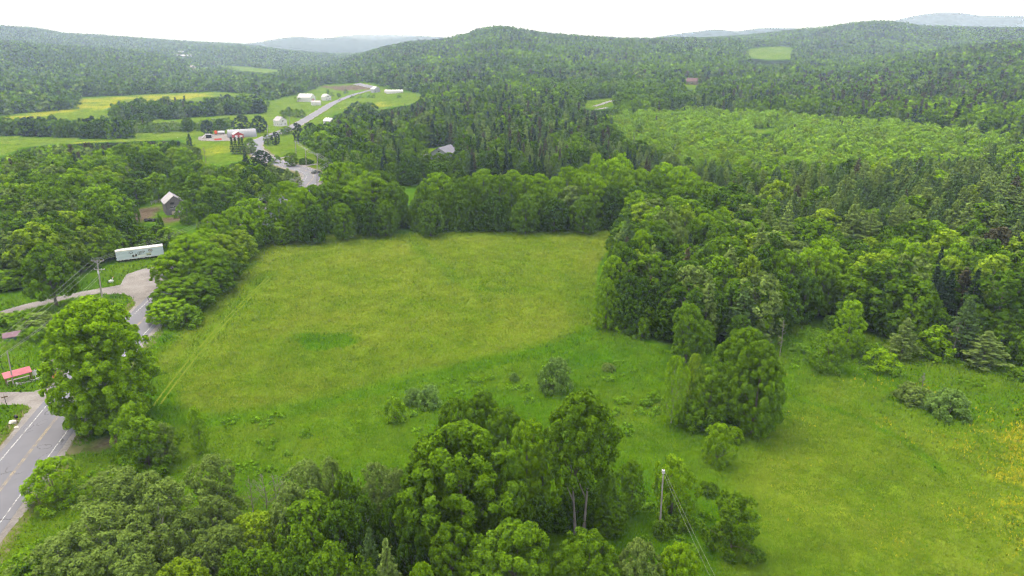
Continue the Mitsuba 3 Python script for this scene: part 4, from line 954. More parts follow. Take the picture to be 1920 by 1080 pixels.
COLOUR = {'bright': 'bright green', 'mid': 'mid green', 'dark': 'dark green', 'yellow': 'yellow-green', 'grey': 'grey-green', 'sage': 'sage green', 'olive': 'olive green', 'pine': 'dull green', 'spruce': 'very dark green', 'brown': 'brownish', 'weed': 'light green', 'young': 'light green', 'maroon': 'purple-dark'}
def nth(n):
    return f"{n}{'th' if 10 <= n % 100 <= 20 else {1: 'st', 2: 'nd', 3: 'rd'}.get(n % 10, 'th')}"
PLACE = {'roadside row of trees left of the hayfield': 'in the row between road and hayfield', 'tree row across the far end of the hayfield': 'in the row across the hayfield end',
         'broadleaf trees of the wooded corner': 'of the wooded corner trees', 'broadleaf trees on the right wood edge': 'along the right wood edge',
         'broadleaf trees around the barn': 'around the weathered barn', 'trees of the lower left thicket': 'in the lower left thicket', 'trees of the front clump': 'in the front clump at the bottom',
         'bushes along the gravel drive': 'along the gravel drive', 'bushes along the right wood edge': 'before the right wood edge', 'trees about the valley farm': 'about the valley farms'}
for grp, items in ROWS.items():
    if grp in PLACE:
        for n, (_, key, leaf, kind) in enumerate(sorted(items)):
            form = {'oval': 'upright', 'airy': 'feathery', 'shrub': 'low', 'spruce': 'pointed', 'pine': 'layered'}.get(kind, 'rounded')
            labels[key]['label'] = f"{form} {COLOUR[leaf]} {'bush' if kind == 'shrub' else 'tree'}, {nth(n + 1)} from the left {PLACE[grp]}"
# ------------------------------------------------------------------ the forest
FAR_ROAD = LineString(ROAD[np.hypot(ROAD[:, 0], ROAD[:, 1]) > 430]).buffer(26)
def forest():
    used = np.array(USED['pts'])
    from scipy.spatial import cKDTree
    tree_ = cKDTree(used[:, :2])
    N_ind = {'broadleaf_tree': 0, 'pine_tree': 0, 'spruce_tree': 0}
    cnt = 0
    for r0, r1, step, lod in ((105, 380, 5.4, 1), (380, 900, 6.6, 2), (900, 2000, 9.0, 3), (2000, 4600, 16.0, 3)):
        g = np.arange(-r1, r1, step)
        gx, gy = np.meshgrid(g, g)
        x, y = gx.ravel() + rng.uniform(-.48, .48, gx.size) * step, gy.ravel() + rng.uniform(-.48, .48, gx.size) * step
        r, az = np.hypot(x, y), np.arctan2(x, y)
        k = (r >= r0) & (r < r1) & (np.abs(az) < .70)
        x, y, r, az = x[k], y[k], r[k], az[k]
        h = (8 + 10 * rng.beta(2.2, 2.6, len(x))) * (1 + .1 * (meshkit.noise(np.stack([x / 60, y / 60, 0 * x], -1), 4) - .5))
        reg = shapely.contains_xy(REGROWTH, x, y)
        h[reg] = rng.uniform(5, 9, reg.sum())
        pin = shapely.contains_xy(PINES, x, y)
        h[pin] = rng.uniform(14, 19, pin.sum())
        z = zt(x, y)
        hb = shapely.contains_xy(HEDGEBACK, x, y)
        h[hb] = rng.uniform(4, 8, hb.sum())
        scr = shapely.contains_xy(SCRUB, x, y)
        h[scr] = rng.uniform(3, 7, scr.sum())
        ok = ~shapely.contains_xy(NO_TREE, x, y)
        cop5 = shapely.contains_xy(COPSES[4], x, y)
        cop = np.zeros(len(x), bool)
        for c in COPSES + [SCRUB]:
            cop |= shapely.contains_xy(c, x, y)
        ok &= cop | ~shapely.contains_xy(ALL_OPEN, x, y)
        def hides(hh):
            out, out5 = np.zeros(len(x), bool), np.zeros(len(x), bool)
            for kk in (.3, .65, 1.0):
                drop = np.maximum(CAM_H - z - kk * hh, 1)
                s = (CAM_H - z) / drop
                for _ in range(4):
                    s = np.maximum((CAM_H - zt(x * s, y * s)) / drop, 1)
                road = shapely.contains_xy(NO_TREE, x * s, y * s)
                out |= ((shapely.contains_xy(REG_VIS, x * s, y * s) & (hh > 9.5)) | shapely.contains_xy(ALL_OPEN, x * s, y * s) | road) & (s < 1.8)
                out5 |= road | (cop5 & shapely.contains_xy(FAR_ROAD, x * s, y * s))
            return np.where(cop, out5, out)
        hd = hides(h)           # only young low trees stand where tall ones would hide an opening that can be seen
        h = np.where(hd, h * .42, h)
        ok &= ~(hd & hides(h))
        if lod < 3:
            d, i = tree_.query(np.column_stack([x, y]))
            ok &= d > np.maximum(used[i, 2] * .62, 2.2)
            ok &= ~((r < 250) & shapely.contains_xy(NEAR_OPEN.buffer(3), x, y))
        # what the ridges in front hide for good is left out
        if r1 > 1000:
            s = np.linspace(.12, .97, 40)
            ang = (CAM_H - z - h) / r
            vis = np.ones(len(x), bool)
            for q in s:
                vis &= (CAM_H - zt(x * q, y * q) - 0) / (r * q) > ang - .012
            ok &= vis
        x, y, z, h, r, az, reg, pin, scr = (a[ok] for a in (x, y, z, h, r, az, reg, pin, scr))
        n = len(x)
        mixn = meshkit.fbm(np.stack([x / 85, y / 85, 0 * x], -1), 3, 31)
        rnd = rng.random(n)
        pc = np.clip((mixn - .42) * 3.2, .04, .8)           # share of conifers
        pc = np.where(shapely.contains_xy(PINES, x, y), .9, pc)
        pc = np.where(shapely.contains_xy(DARKPINES, x, y), .8, pc)
        pc = np.where(reg, .03, pc)
        pc = np.where(az < -.2, pc * .45, pc)
        brown = shapely.contains_xy(BROWN, x, y) | shapely.contains_xy(LEFTBROWN, x, y)
        pn = meshkit.fbm(np.stack([x / 170, y / 170, 0 * x], -1), 3, 71)
        dkp = shapely.contains_xy(DARKPINES, x, y)
        order = np.argsort(r)
        for i in order:
            con = rnd[i] < pc[i]
            q = rng.random()
            q7 = np.clip(((q * 7) % 1 * .55 + (pn[i] - .27) * 1.0) if lod < 3 else ((q * 7) % 1 * .32 + .18 + (pn[i] - .27) * .9), 0, .999) if r[i] > 420 else (q * 7) % 1
            if con:
                if pin[i]:
                    kind, leaf = 'pine', ('olive' if q < .5 else 'pine' if q < .96 else 'brown')
                else:
                    kind, leaf = ('pine', 'olive' if q < .25 else 'pine') if q < .6 else ('spruce', 'spruce' if q < .88 else 'brown')
                if lod == 3 and rng.random() < .6:
                    kind = 'pine'
                w = h[i] * (.52 if kind == 'pine' else .36) * rng.uniform(.85, 1.15)
            elif scr[i]:
                kind, leaf, w = 'shrub', ('grey' if q < .5 else 'mid'), h[i] * 1.2
            else:
                kind = 'oval' if q < .35 else 'maple'
                leaf = ('yellow' if q < .2 else 'young' if q < .85 else 'bright') if reg[i] else ('yellow' if q7 < .10 else 'bright' if q7 < .30 else 'mid' if q7 < .66 else 'dark' if q7 < .88 else 'grey')
                if dkp[i]:
                    leaf = 'dark' if q < .55 else 'mid'
                if az[i] < -.12 and r[i] > 500:
                    leaf = ('mid' if (q * 5) % 1 < .25 else 'dark' if (q * 5) % 1 < .75 else 'grey' if (q * 5) % 1 < .85 else 'spruce')
                w = h[i] * (.62 if kind == 'oval' else .78) * rng.uniform(.85, 1.2)
            if brown[i] and rng.random() < .22:
                kind, leaf, w = 'spruce', 'brown', h[i] * .4
            if lod == 3:
                w *= 1.25 if r1 < 2500 else 1.9
                if r1 > 2500:
                    h[i] = 12 + rng.uniform(-2, 3)
            name = HAND_NAME[kind]
            p = (x[i], y[i], z[i])
            var = int(rng.integers(NV[kind]))
            if lod <= 1 and name in N_ind and N_ind[name] < {'broadleaf_tree': 70, 'pine_tree': 220, 'spruce_tree': 60}[name]:
                N_ind[name] += 1
                zone = 'behind the barn and trailer' if az[i] < -.33 else 'behind the tree row across the hayfield end' if az[i] < .12 else 'behind the right wood edge'
                put_tree(numbered(name), p, kind, leaf, h[i], w, {'broadleaf_tree': 'leafy forest tree', 'pine_tree': 'white pine', 'spruce_tree': 'narrow spruce'}[name] + ' in the near woods ' + zone, HAND_CAT[name], {'broadleaf_tree': 'forest trees', 'pine_tree': 'forest pines', 'spruce_tree': 'forest spruces'}[name] + ' ' + zone, lod=0 if kind == 'pine' and pin[i] else 1, rot=float(rng.uniform(0, 360)), var=var)
            else:
                cnt += 1
                put_tree(f'forest__{cnt:05d}', p, kind, leaf, h[i], w, lod=lod, trunk=False, rot=float(rng.uniform(0, 360)), var=var if lod < 3 else var % 2)
        print('forest ring', r0, r1, n)
    labels['forest'] = {'label': 'mixed forest of leafy trees and conifers covering valley sides and hills', 'category': 'forest', 'kind': 'stuff'}
    print(N_ind, cnt)
forest()
# ------------------------------------------------------------------ built things
def mat(name, a, b=None, rough=.7, scale=1.0, stretch=(1, 1, 1), metal=0.0):
    b = b or tuple(x * 1.25 for x in a)
    def fn(p, n, uv):
        return mikit.mix(a, b, mikit.fbm(p.x * scale * stretch[0], p.y * scale * stretch[1], p.z * scale * stretch[2], 3))
    return bs(name, two({'type': 'principled', 'base_color': mikit.proc(fn), 'roughness': rough, 'specular': .3, 'metallic': metal}))
mat('trailer_skin', (.40, .50, .58), (.58, .64, .70), .45, .8, (1, 1, 2.5))
mat('trailer_top', (.46, .45, .44), (.64, .63, .63), .5, .5)
mat('black_steel', (.012, .012, .013), (.03, .03, .03), .6)
mat('rubber', (.015, .015, .015), (.03, .03, .028), .85)
mat('grey_boards', (.085, .078, .085), (.20, .185, .19), .85, 4, (3, 3, .15))
mat('tin_roof', (.26, .25, .265), (.42, .405, .42), .45, .9)
mat('grey_shingle', (.13, .13, .165), (.20, .20, .24), .8, 1.5)
mat('white_paint', (.46, .46, .46), (.62, .62, .62), .6, .6)
mat('grey_paint', (.24, .25, .27), (.34, .35, .37), .7)
mat('green_paint', (.20, .30, .27), (.28, .38, .35), .7)
mat('red_paint', (.30, .035, .045), (.42, .07, .075), .6)
mat('pink_roof', (.28, .055, .085), (.40, .12, .155), .5, .8)
mat('mauve_roof', (.14, .075, .11), (.22, .13, .17), .6)
mat('maroon_roof', (.10, .055, .055), (.15, .085, .08), .7)
mat('tan_paint', (.40, .34, .28), (.52, .46, .40), .7)
mat('steel_roof', (.20, .21, .24), (.28, .29, .325), .35, .3)
mat('pole_wood', (.20, .18, .165), (.36, .335, .31), .85, 3, (1, 1, .2))
mat('wood_brown', (.12, .08, .05), (.22, .16, .11), .85, 3)
mat('insulator', (.40, .40, .42), (.55, .55, .56), .4)
mat('wire_metal', (.26, .28, .25), (.36, .38, .34), .5)
mat('glass_dark', (.012, .014, .017), (.03, .033, .037), .15)
mat('orange_red', (.55, .07, .04), (.68, .14, .07), .5)
mat('stone_grey', (.16, .15, .14), (.32, .30, .28), .9, 2)
mat('stone_pale', (.40, .38, .34), (.62, .60, .55), .9, 2)
mat('blue_tarp', (.03, .08, .10), (.06, .13, .15), .6)
mat('decal_dark', (.035, .033, .04), (.10, .095, .10), .6, 2)
mat('decal_rose', (.42, .36, .39), (.55, .48, .50), .6, 2)
mat('decal_olive', (.36, .38, .27), (.50, .51, .38), .6, 2)
mat('decal_pale', (.60, .61, .58), (.72, .73, .68), .6, 2)
mat('yellow_paint', (.50, .34, .04), (.60, .42, .08), .6)

class Part:
    """collects boxes, tubes and prisms in a local frame (x right, y away, z up) turned by rot about z at a place"""
    def __init__(s, origin, rot=0.0):
        s.o, s.c, s.s, s.m = np.asarray(origin, float), math.cos(rot), math.sin(rot), []
    def place(s, v):
        v = np.asarray(v, float)
        return np.column_stack([v[:, 0] * s.c - v[:, 1] * s.s, v[:, 0] * s.s + v[:, 1] * s.c, v[:, 2]]) + s.o
    def raw(s, v, f):
        s.m.append((s.place(v), np.asarray(f))); return s
    def box(s, x0, x1, y0, y1, z0, z1):
        v = [[x, y, z] for x in (x0, x1) for y in (y0, y1) for z in (z0, z1)]
        return s.raw(v, [[0, 1, 3], [0, 3, 2], [4, 6, 7], [4, 7, 5], [0, 4, 5], [0, 5, 1], [2, 3, 7], [2, 7, 6], [0, 2, 6], [0, 6, 4], [1, 5, 7], [1, 7, 3]])
    def tube(s, pts, r, n=8):
        return s.raw(*tube(pts, r, n))
    def rod(s, a, b, r, n=8):
        a, b = np.asarray(a, float), np.asarray(b, float)
        m = trimesh.creation.cylinder(r, segment=[a, b], sections=n)
        return s.raw(m.vertices, m.faces)
    def prism(s, poly, y0, y1):
        """outline in x,z drawn out along y"""
        m = trimesh.creation.extrude_polygon(Polygon(poly), y1 - y0, engine='earcut')
        v = m.vertices
        return s.raw(np.column_stack([v[:, 0], y1 - v[:, 2], v[:, 1]]), m.faces)
    def blob(s, c, r, seed=0, rough=.25):
        m = trimesh.creation.icosphere(2)
        v = m.vertices * (1 + rough * (meshkit.noise(m.vertices * 1.7 + seed, seed) - .5)[:, None] * 2)
        return s.raw(v * r + c, m.faces)
    def add(s, key, material, label=None, cat=None, group=None):
        v, f = join(s.m)
        scene[key] = shape(v, f, bsdf=material)
        s.m = []
        if label:
            tag(key, label, cat, group)
        return s
def tag(key, label, cat, group=None):
    labels[key] = {'label': label, **({'category': cat} if cat else {}), **({'group': group} if group else {})}
def sub(key, name):
    k = f'{key}__{name}'
    n, q = 0, k
    while q in scene:
        n += 1
        q = f'{k}_{n:03d}'
    return q

# ---- the box trailer
A, B = at(220, 493.5), at(308.5, 481.5)
d = B - A
rot = math.atan2(d[1], d[0])
Lt = float(np.hypot(d[0], d[1]))
o = A.copy(); o[2] = min(A[2], B[2]) - .05
key = 'box_trailer'
P = Part(o, rot)
tag(key, 'long pale blue white box trailer with faded logos parked by the woods', 'trailer')
Ht, Wt, zb = 3.55, 2.5, .75
P.box(0, Lt, 0, Wt, zb, Ht - .06).add(f'{key}__body', 'trailer_skin')
P.box(-.05, Lt + .05, -.05, Wt + .05, Ht - .06, Ht).add(f'{key}__roof', 'trailer_top')
P.box(-.02, Lt + .02, -.035, -.003, Ht - .30, Ht - .07).add(f'{key}__top_rail', 'decal_pale')
P.box(-.02, Lt + .02, -.04, -.003, zb - .02, zb + .16).add(f'{key}__bottom_rail', 'trailer_top')
for k in range(1, 14):
    x = Lt * k / 14
    P.box(x - .03, x + .03, -.02, -.002, zb + .16, Ht - .30).add(sub(key, 'rib'), 'trailer_skin')
P.box(.4, Lt - .4, .5, Wt - .5, .5, zb - .01).add(f'{key}__chassis', 'black_steel')
for x in (.9, 2.1):
    for y in (.25, Wt - .25):
        P.rod([x, y - .14, .48], [x, y + .14, .48], .48, 16).add(sub(key, 'wheel'), 'rubber')
for y in (.4, Wt - .4):
    P.box(Lt - 2.9, Lt - 2.75, y - .08, y + .08, 0.02, zb - .02).add(sub(key, 'landing_leg'), 'black_steel')
P.box(1.0, Lt - 1, .12, .2, .12, .6).add(f'{key}__skirt', 'black_steel')
def decal(x0, x1, z0, z1, m, pts=None, name='decal', depth=.022):
    zz = lambda t: zb + .16 + (Ht - zb - .46) * t
    if pts is None:
        P.box(Lt * x0, Lt * x1, -depth - .002, -.0225 + .002, zz(z0), zz(z1))
    else:
        P.prism([(Lt * (x0 + (x1 - x0) * a), zz(z0 + (z1 - z0) * b)) for a, b in pts], -depth - .012, -.0225)
    P.add(sub(key, name), m)
ov = [(.5 + .5 * math.cos(a), .5 + .5 * math.sin(a)) for a in np.linspace(0, 6.283, 24, endpoint=False)]
arc = [(.5 + .5 * math.cos(a), .1 + .9 * math.sin(a)) for a in np.linspace(0.1, 3.2, 14)] + [(.5 + .40 * math.cos(a), .1 + .72 * math.sin(a)) for a in np.linspace(3.2, 0.1, 14)]
decal(.265, .365, .62, .90, 'decal_dark', arc, 'logo_arch')
for i in range(4):
    decal(.285 + i * .019, .297 + i * .019, .58 + .03 * (i % 2), .70, 'decal_dark', name='logo_letter', depth=.03)
decal(.325, .375, .10, .46, 'decal_dark', ov, 'logo_disc')
decal(.388, .432, .14, .52, 'decal_dark', ov, 'logo_disc')
decal(.366, .398, .20, .46, 'trailer_top', ov, 'logo_disc')
for row, (z, hh) in enumerate(((.66, .10), (.52, .12), (.38, .12))):
    x = .445
    while x < .60 - .02 * row:
        w = random.uniform(.006, .016)
        decal(x, x + w, z, z + hh * random.uniform(.7, 1), 'decal_dark', name='lettering', depth=.028)
        x += w + random.uniform(.003, .008)
decal(.55, .60, .84, .88, 'decal_rose', name='lettering', depth=.028)
decal(.675, .770, .58, .92, 'decal_dark', ov, 'badge_border')
decal(.682, .763, .62, .88, 'decal_rose', ov, 'badge', depth=.034)
for i in range(5):
    decal(.695 + i * .012, .702 + i * .012, .70, .82, 'decal_dark', name='badge_letter', depth=.05)
decal(.63, .735, .16, .46, 'decal_olive', name='plate', depth=.026)
for i in range(7):
    decal(.640 + i * .0125, .648 + i * .0125, .17, .25, 'decal_dark', name='lettering', depth=.031)
decal(.44, .61, .10, .30, 'decal_pale', name='plate', depth=.026)

# ---- houses and barns
def gable(key, base, w, dpt, eave, ridge, rot, wall, roof, label, cat, over=.35, along='y', door=None, windows=(), chimney=False, group=None, found=0.0):
    """gabled building centred on base; the ridge runs along local y (towards the viewer) or x"""
    P = Part(base, rot)
    tag(key, label, cat, group)
    P.o = np.array(base, float)
    if along == 'x':
        P = Part(base, rot + math.pi / 2)
    x0, x1 = -w / 2, w / 2
    y0, y1 = (-dpt / 2, dpt / 2)
    P.prism([(x0, -.8), (x1, -.8), (x1, eave), (0, ridge), (x0, eave)], y0, y1).add(f'{key}__wall', wall)
    sl = (ridge - eave) / (w / 2)
    t = .14
    for sgn in (-1, 1):
        e = w / 2 + over
        P.prism([(0, ridge + .004), (sgn * e, ridge - sl * e + .004), (sgn * e, ridge - sl * e + t), (0, ridge + t)][::sgn], y0 - over, y1 + over).add(sub(key, 'roof_slope'), roof)
    if door:
        for (a, b, c, dd, m) in door:
            P.box(a, b, y0 - .06, y0 - .004, c, dd).add(sub(key, 'door'), m)
    for (side, a, b, c, dd) in windows:
        if side == 'f':
            P.box(a - .06, b + .06, y0 - .05, y0 - .003, c - .06, dd + .06).add(sub(key, 'window_frame'), 'white_paint')
            P.box(a, b, y0 - .065, y0 - .052, c, dd).add(sub(key, 'window'), 'glass_dark')
        else:
            xs = x0 if side == 'l' else x1
            q = -1 if side == 'l' else 1
            P.box(*sorted((xs + q * .003, xs + q * .05)), a - .06, b + .06, c - .06, dd + .06).add(sub(key, 'window_frame'), 'white_paint')
            P.box(*sorted((xs + q * .052, xs + q * .065)), a, b, c, dd).add(sub(key, 'window'), 'glass_dark')
    if chimney:
        P.box(-.35, .35, dpt * .2 - .35, dpt * .2 + .35, ridge - .6, ridge + .9).add(f'{key}__chimney', 'stone_grey')
    return P
def facing(p):
    return math.atan2(-p[0], p[1]) if True else 0
b = at(327, 398)
P = gable('weathered_barn', b, 6.4, 8.5, 4.4, 7.0, facing(b) + .12, 'grey_boards', 'tin_roof', 'old weathered grey board barn with pale tin roof beside the bare yard', 'barn', .35,
          windows=[('f', -1.6, -.9, 2.6, 3.2), ('f', -.6, .1, 2.6, 3.2)], door=[(-1.4, -.2, -.2, 1.3, 'tan_paint'), (1.0, 2.9, -.2, 1.9, 'decal_rose'), (-1.5, -.1, 3.9, 4.6, 'glass_dark'), (-2.1, .3, 2.2, 2.35, 'tin_roof')])
b = at(834, 297)
gable('grey_house', b, 11, 14, 3.6, 6.6, facing(b) - .45, 'grey_paint', 'grey_shingle', 'grey house with dark slate coloured roof half hidden among pines', 'house', .7, windows=[('f', -.5, .5, 4.4, 5.1), ('f', -3, -1.6, 1.6, 2.9), ('f', 1.6, 3, 1.6, 2.9)], door=[(-.6, .6, 0, 2.1, 'white_paint')])
P = Part(at(799, 293), .2)
for i, (x, y, s) in enumerate(((0, 0, 1.3), (2.2, .6, 1.0), (-2.6, -1, 1.1), (3.9, 1, .8))):
    P.blob([x, y, s * .5], [s * 1.4, s, s * .8], i).add(numbered('pale_boulder'), 'stone_pale', 'pale boulder lying in the yard left of the grey house', 'boulder', 'pale boulders left of the grey house')
# round roofed barn
b = at(454, 256.5)
rq = facing(b) + .06
P = Part(b, rq)
key = 'round_roof_barn'
tag(key, 'long round roofed steel barn on the valley farm', 'barn')
R_, Lq = 6.2, 20.5
half = [(R_ * math.cos(a), R_ * .92 * math.sin(a)) for a in np.linspace(0, math.pi, 19)]
Q = Part(b + np.array([0, 0, 0]), rq + math.pi / 2)
shell = half + [(x * .975, z * .975) for x, z in half[::-1]]
Q.prism([(x, z + .1) for x, z in shell], -Lq / 2, Lq / 2).add(f'{key}__roof', 'steel_roof')
for k in range(1, 9):
    y = -Lq / 2 + Lq * k / 9
    Q.prism([(x * 1.006, z * 1.006 + .1) for x, z in half] + [(x * 1.0, z + .1) for x, z in half[::-1]], y - .06, y + .06).add(sub(key, 'roof_rib'), 'tin_roof')
for y in (-Lq / 2 + .15, Lq / 2 - .3):
    Q.prism([(x * .97, z * .97 + .1) for x, z in half], y, y + .15).add(sub(key, 'end_wall'), 'grey_boards')
Q.box(-1.9, 1.9, -Lq / 2 - .02, -Lq / 2 + .14, 0, 3.6).add(f'{key}__door', 'white_paint')
b = at(446, 258.5)
gable('red_shed', b, 7.2, 9, 3.0, 4.9, rq + .1, 'red_paint', 'tin_roof', 'red gabled shed with two white doors in front of the round roofed barn', 'shed', .3, door=[(-2.7, -.7, 0, 2.5, 'white_paint'), (.7, 2.7, 0, 2.5, 'white_paint')])
b = at(391, 259)
P = Part(b, rq)
key = 'open_shelter'
tag(key, 'low open black fronted shelter with grey lean-to roof on the farm yard', 'shelter')
P.prism([(-4.6, .25), (-1.6, 3.0), (2.4, 2.6), (2.4, 2.75), (-1.6, 3.2), (-4.9, .35)], -2.4, 2.4).add(f'{key}__roof', 'tin_roof')
P.box(-1.5, 2.2, 1.8, 2.0, 0, 2.5).add(f'{key}__back_wall', 'black_steel')
for x in (-1.5, 2.1):
    P.box(x - .1, x + .1, -2.2, 1.79, 0, 2.5).add(sub(key, 'side_wall'), 'black_steel')
P.box(-1.4, 2.0, -1.6, 1.7, .0, 1.7).add(f'{key}__hay', 'black_steel')
b = at(411, 252.5)
P = Part(b, rq)
key = 'tank_wagon'
tag(key, 'white tank wagon with bright red front parked on the farm yard', 'tank wagon')
P.rod([-1.0, 0, 1.9], [4.2, 0, 1.7], 1.15, 16).add(f'{key}__tank', 'white_paint')
P.box(-3.2, -1.3, -1.1, 1.1, .6, 2.9).blob([-2.4, 0, 2.6], [1.1, 1.0, .8], 3, .1).add(f'{key}__cab', 'orange_red')
P.box(-3.25, -3.21, -.8, .8, 1.7, 2.6).add(f'{key}__windscreen', 'glass_dark')
for x in (-2.4, 1.4, 3.2):
    for y in (-1.0, 1.0):
        P.rod([x, y - .17, .52], [x, y + .17, .52], .52, 12).add(sub(key, 'wheel'), 'rubber')
P.box(-1.2, 4.2, -.8, .8, .5, .75).add(f'{key}__frame', 'black_steel')
b = at(409, 263)
P = Part(b, .4)
key = 'hay_rake'
tag(key, 'red farm implement standing on the grass below the yard', 'farm implement')
P.rod([-2, 0, .8], [2, 0, 1.4], .16).rod([0, -.9, .5], [0, .9, 1.2], .12).add(f'{key}__beam', 'pink_roof')
for x in (-1.8, -.6, .6, 1.8):
    P.rod([x, -.2, .7], [x, -.06, .7], .7, 14).add(sub(key, 'rake_wheel'), 'orange_red')
# far houses
def far_house(name, px, w, dpt, e, r, rot, wall, roof, label, cat='house', along='y', **k):
    b = at(*px)
    key = numbered(name)
    gable(key, b, w, dpt, e, r, facing(b) + rot, wall, roof, label, cat, .3, along, **k)
far_house('farmhouse', (526, 236), 8, 10, 5.0, 8.2, .5, 'white_paint', 'tin_roof', 'white farmhouse among trees beside the road bend', windows=[('f', -2.4, -1.5, 1.2, 2.4), ('f', 1.5, 2.4, 1.2, 2.4), ('f', -.5, .5, 4, 5.2), ('l', -3, -2, 1.2, 2.4), ('l', 1, 2, 1.2, 2.4)], chimney=True)
far_house('white_barn', (575, 190), 15, 18, 5.5, 9.5, 1.1, 'white_paint', 'white_paint', 'big white barn with white roof left of the valley road', 'barn', door=[(-2, 2, 0, 3.2, 'red_paint')], windows=[('f', -5, -4, 2, 3), ('f', 4, 5, 2, 3)])
far_house('white_house', (612, 188), 9, 10, 5, 8, .5, 'white_paint', 'white_paint', 'small white house between the white barn and the road', windows=[('f', -3, -2, 1.2, 2.4), ('f', 2, 3, 1.2, 2.4), ('f', -.5, .5, 4.4, 5.6)], door=[(-.6, .6, 0, 2.1, 'grey_paint')])
far_house('white_shed', (593, 197), 7, 11, 3.6, 5.2, 1.45, 'white_paint', 'tin_roof', 'white shed with grey roof nearest the valley road', 'shed', door=[(-1, 1, 0, 2.3, 'grey_paint')])
far_house('roadside_house', (704, 173), 9, 12, 4.5, 7.5, .4, 'grey_paint', 'white_paint', 'grey brown house with pale roof at the far road bend', windows=[('f', -3, -2, 1.2, 2.4), ('f', 2, 3, 1.2, 2.4)])
far_house('long_shed', (740, 174.5), 6, 22, 2.6, 4.2, 1.5, 'white_paint', 'white_paint', 'long low white shed below the wooded hill', 'shed')
far_house('white_hut', (724.5, 173.5), 5, 5, 2.6, 4.2, .2, 'white_paint', 'white_paint', 'tiny white hut left of the long low white shed', 'hut')
far_house('white_garage', (618, 235), 7, 8, 4.2, 6.6, .8, 'white_paint', 'white_paint', 'white building screened by trees right of the valley road', 'garage')
far_house('tan_bungalow', (628, 254), 6, 11, 2.6, 4.2, 1.4, 'tan_paint', 'tin_roof', 'low tan bungalow at the small lawn behind the pines', 'bungalow')
far_house('green_house', (1165, 191), 8, 10, 4, 6.6, -.5, 'green_paint', 'tin_roof', 'green walled house with light roof at the end of the curving drive', windows=[('f', -2.5, -1.5, 1.2, 2.4), ('f', 1.5, 2.5, 1.2, 2.4)])
far_house('red_roof_house', (1295, 158), 10, 19, 4.2, 8.2, 1.35, 'wood_brown', 'maroon_roof', 'house with dark red roof on the wooded slope right of centre', windows=[('f', -2.5, -1.5, 1.2, 2.4), ('l', -4, -2, 1.2, 2.6), ('l', 1, 3, 1.2, 2.6)], chimney=True)
far_house('hidden_house', (1423, 194), 8, 10, 4.5, 7.5, -.7, 'wood_brown', 'grey_shingle', 'dark house nearly hidden in the trees right of the red roofed one')
far_house('valley_house', (361, 130), 14, 16, 6, 10, .4, 'tan_paint', 'tan_paint', 'pale beige house at the far small valley field')
for i, (x, y) in enumerate(((332, 108), (344, 108), (354, 108.5), (340, 101))):
    far_house('distant_house', (x, y), 12, 20, 6, 10, 1.2 + .2 * i, 'white_paint', 'white_paint', 'tiny white house far off in the left valley forest')
    labels[list(labels)[-1]]['group'] = 'tiny white houses far off in the valley'
    T_ = [k for k in labels if k.startswith('distant_house')]
    labels[T_[-1]]['group'] = 'tiny white houses far off in the valley'

# ---- cars
def car(key, p, rot, m, label):
    P = Part(p, rot)
    tag(key, label, 'car')
    prof = [(-2.2, .35), (2.2, .35), (2.25, .75), (1.25, .95), (.55, 1.45), (-1.1, 1.48), (-1.75, 1.0), (-2.25, .9)]
    P.prism(prof, -.85, .85).add(f'{key}__body', m)
    P.prism([(1.12, .98), (.52, 1.40), (-1.05, 1.43), (-1.62, 1.02)], -.86, .86).add(f'{key}__glass', 'glass_dark')
    for x in (-1.4, 1.4):
        for y in (-.76, .76):
            P.rod([x, y - .1, .33], [x, y + .1, .33], .33, 12).add(sub(key, 'wheel'), 'rubber')
i0 = int(np.argmin([abs(proj(np.r_[q, 0])[0] - 633) + abs(proj(np.r_[q, float(zt(*q))])[1] - 189) for q in ROAD]))
q = ROAD[i0]; t = unit((ROAD[i0 + 1] - ROAD[i0 - 1])[None])[0]
car('dark_car', np.array([q[0] + t[1] * 1.7, q[1] - t[0] * 1.7, float(zt(*q)) + lift[i0]]), math.atan2(t[1], t[0]), 'black_steel', 'dark car driving on the far straight of the valley road')
car('parked_car', at(592, 325), 1.0, 'glass_dark', 'dark car parked at the foot of the utility pole by the bend')
car('white_car', at(394, 423), .6, 'white_paint', 'white car half hidden behind the roadside row near the lean-to')
P = Part(at(403, 409), .4)
tag('lean_to', 'dark lean-to roof on posts beside the white car', 'lean-to')
P.prism([(-1.8, 2.2), (1.8, 2.7), (1.8, 2.82), (-1.8, 2.32)], -2, 2).add('lean_to__roof', 'grey_shingle')
for x, hgt in ((-1.6, 2.2), (1.6, 2.66)):
    for y in (-1.8, 1.8):
        P.box(x - .08, x + .08, y - .08, y + .08, -.2, hgt).add(sub('lean_to', 'post'), 'pole_wood')

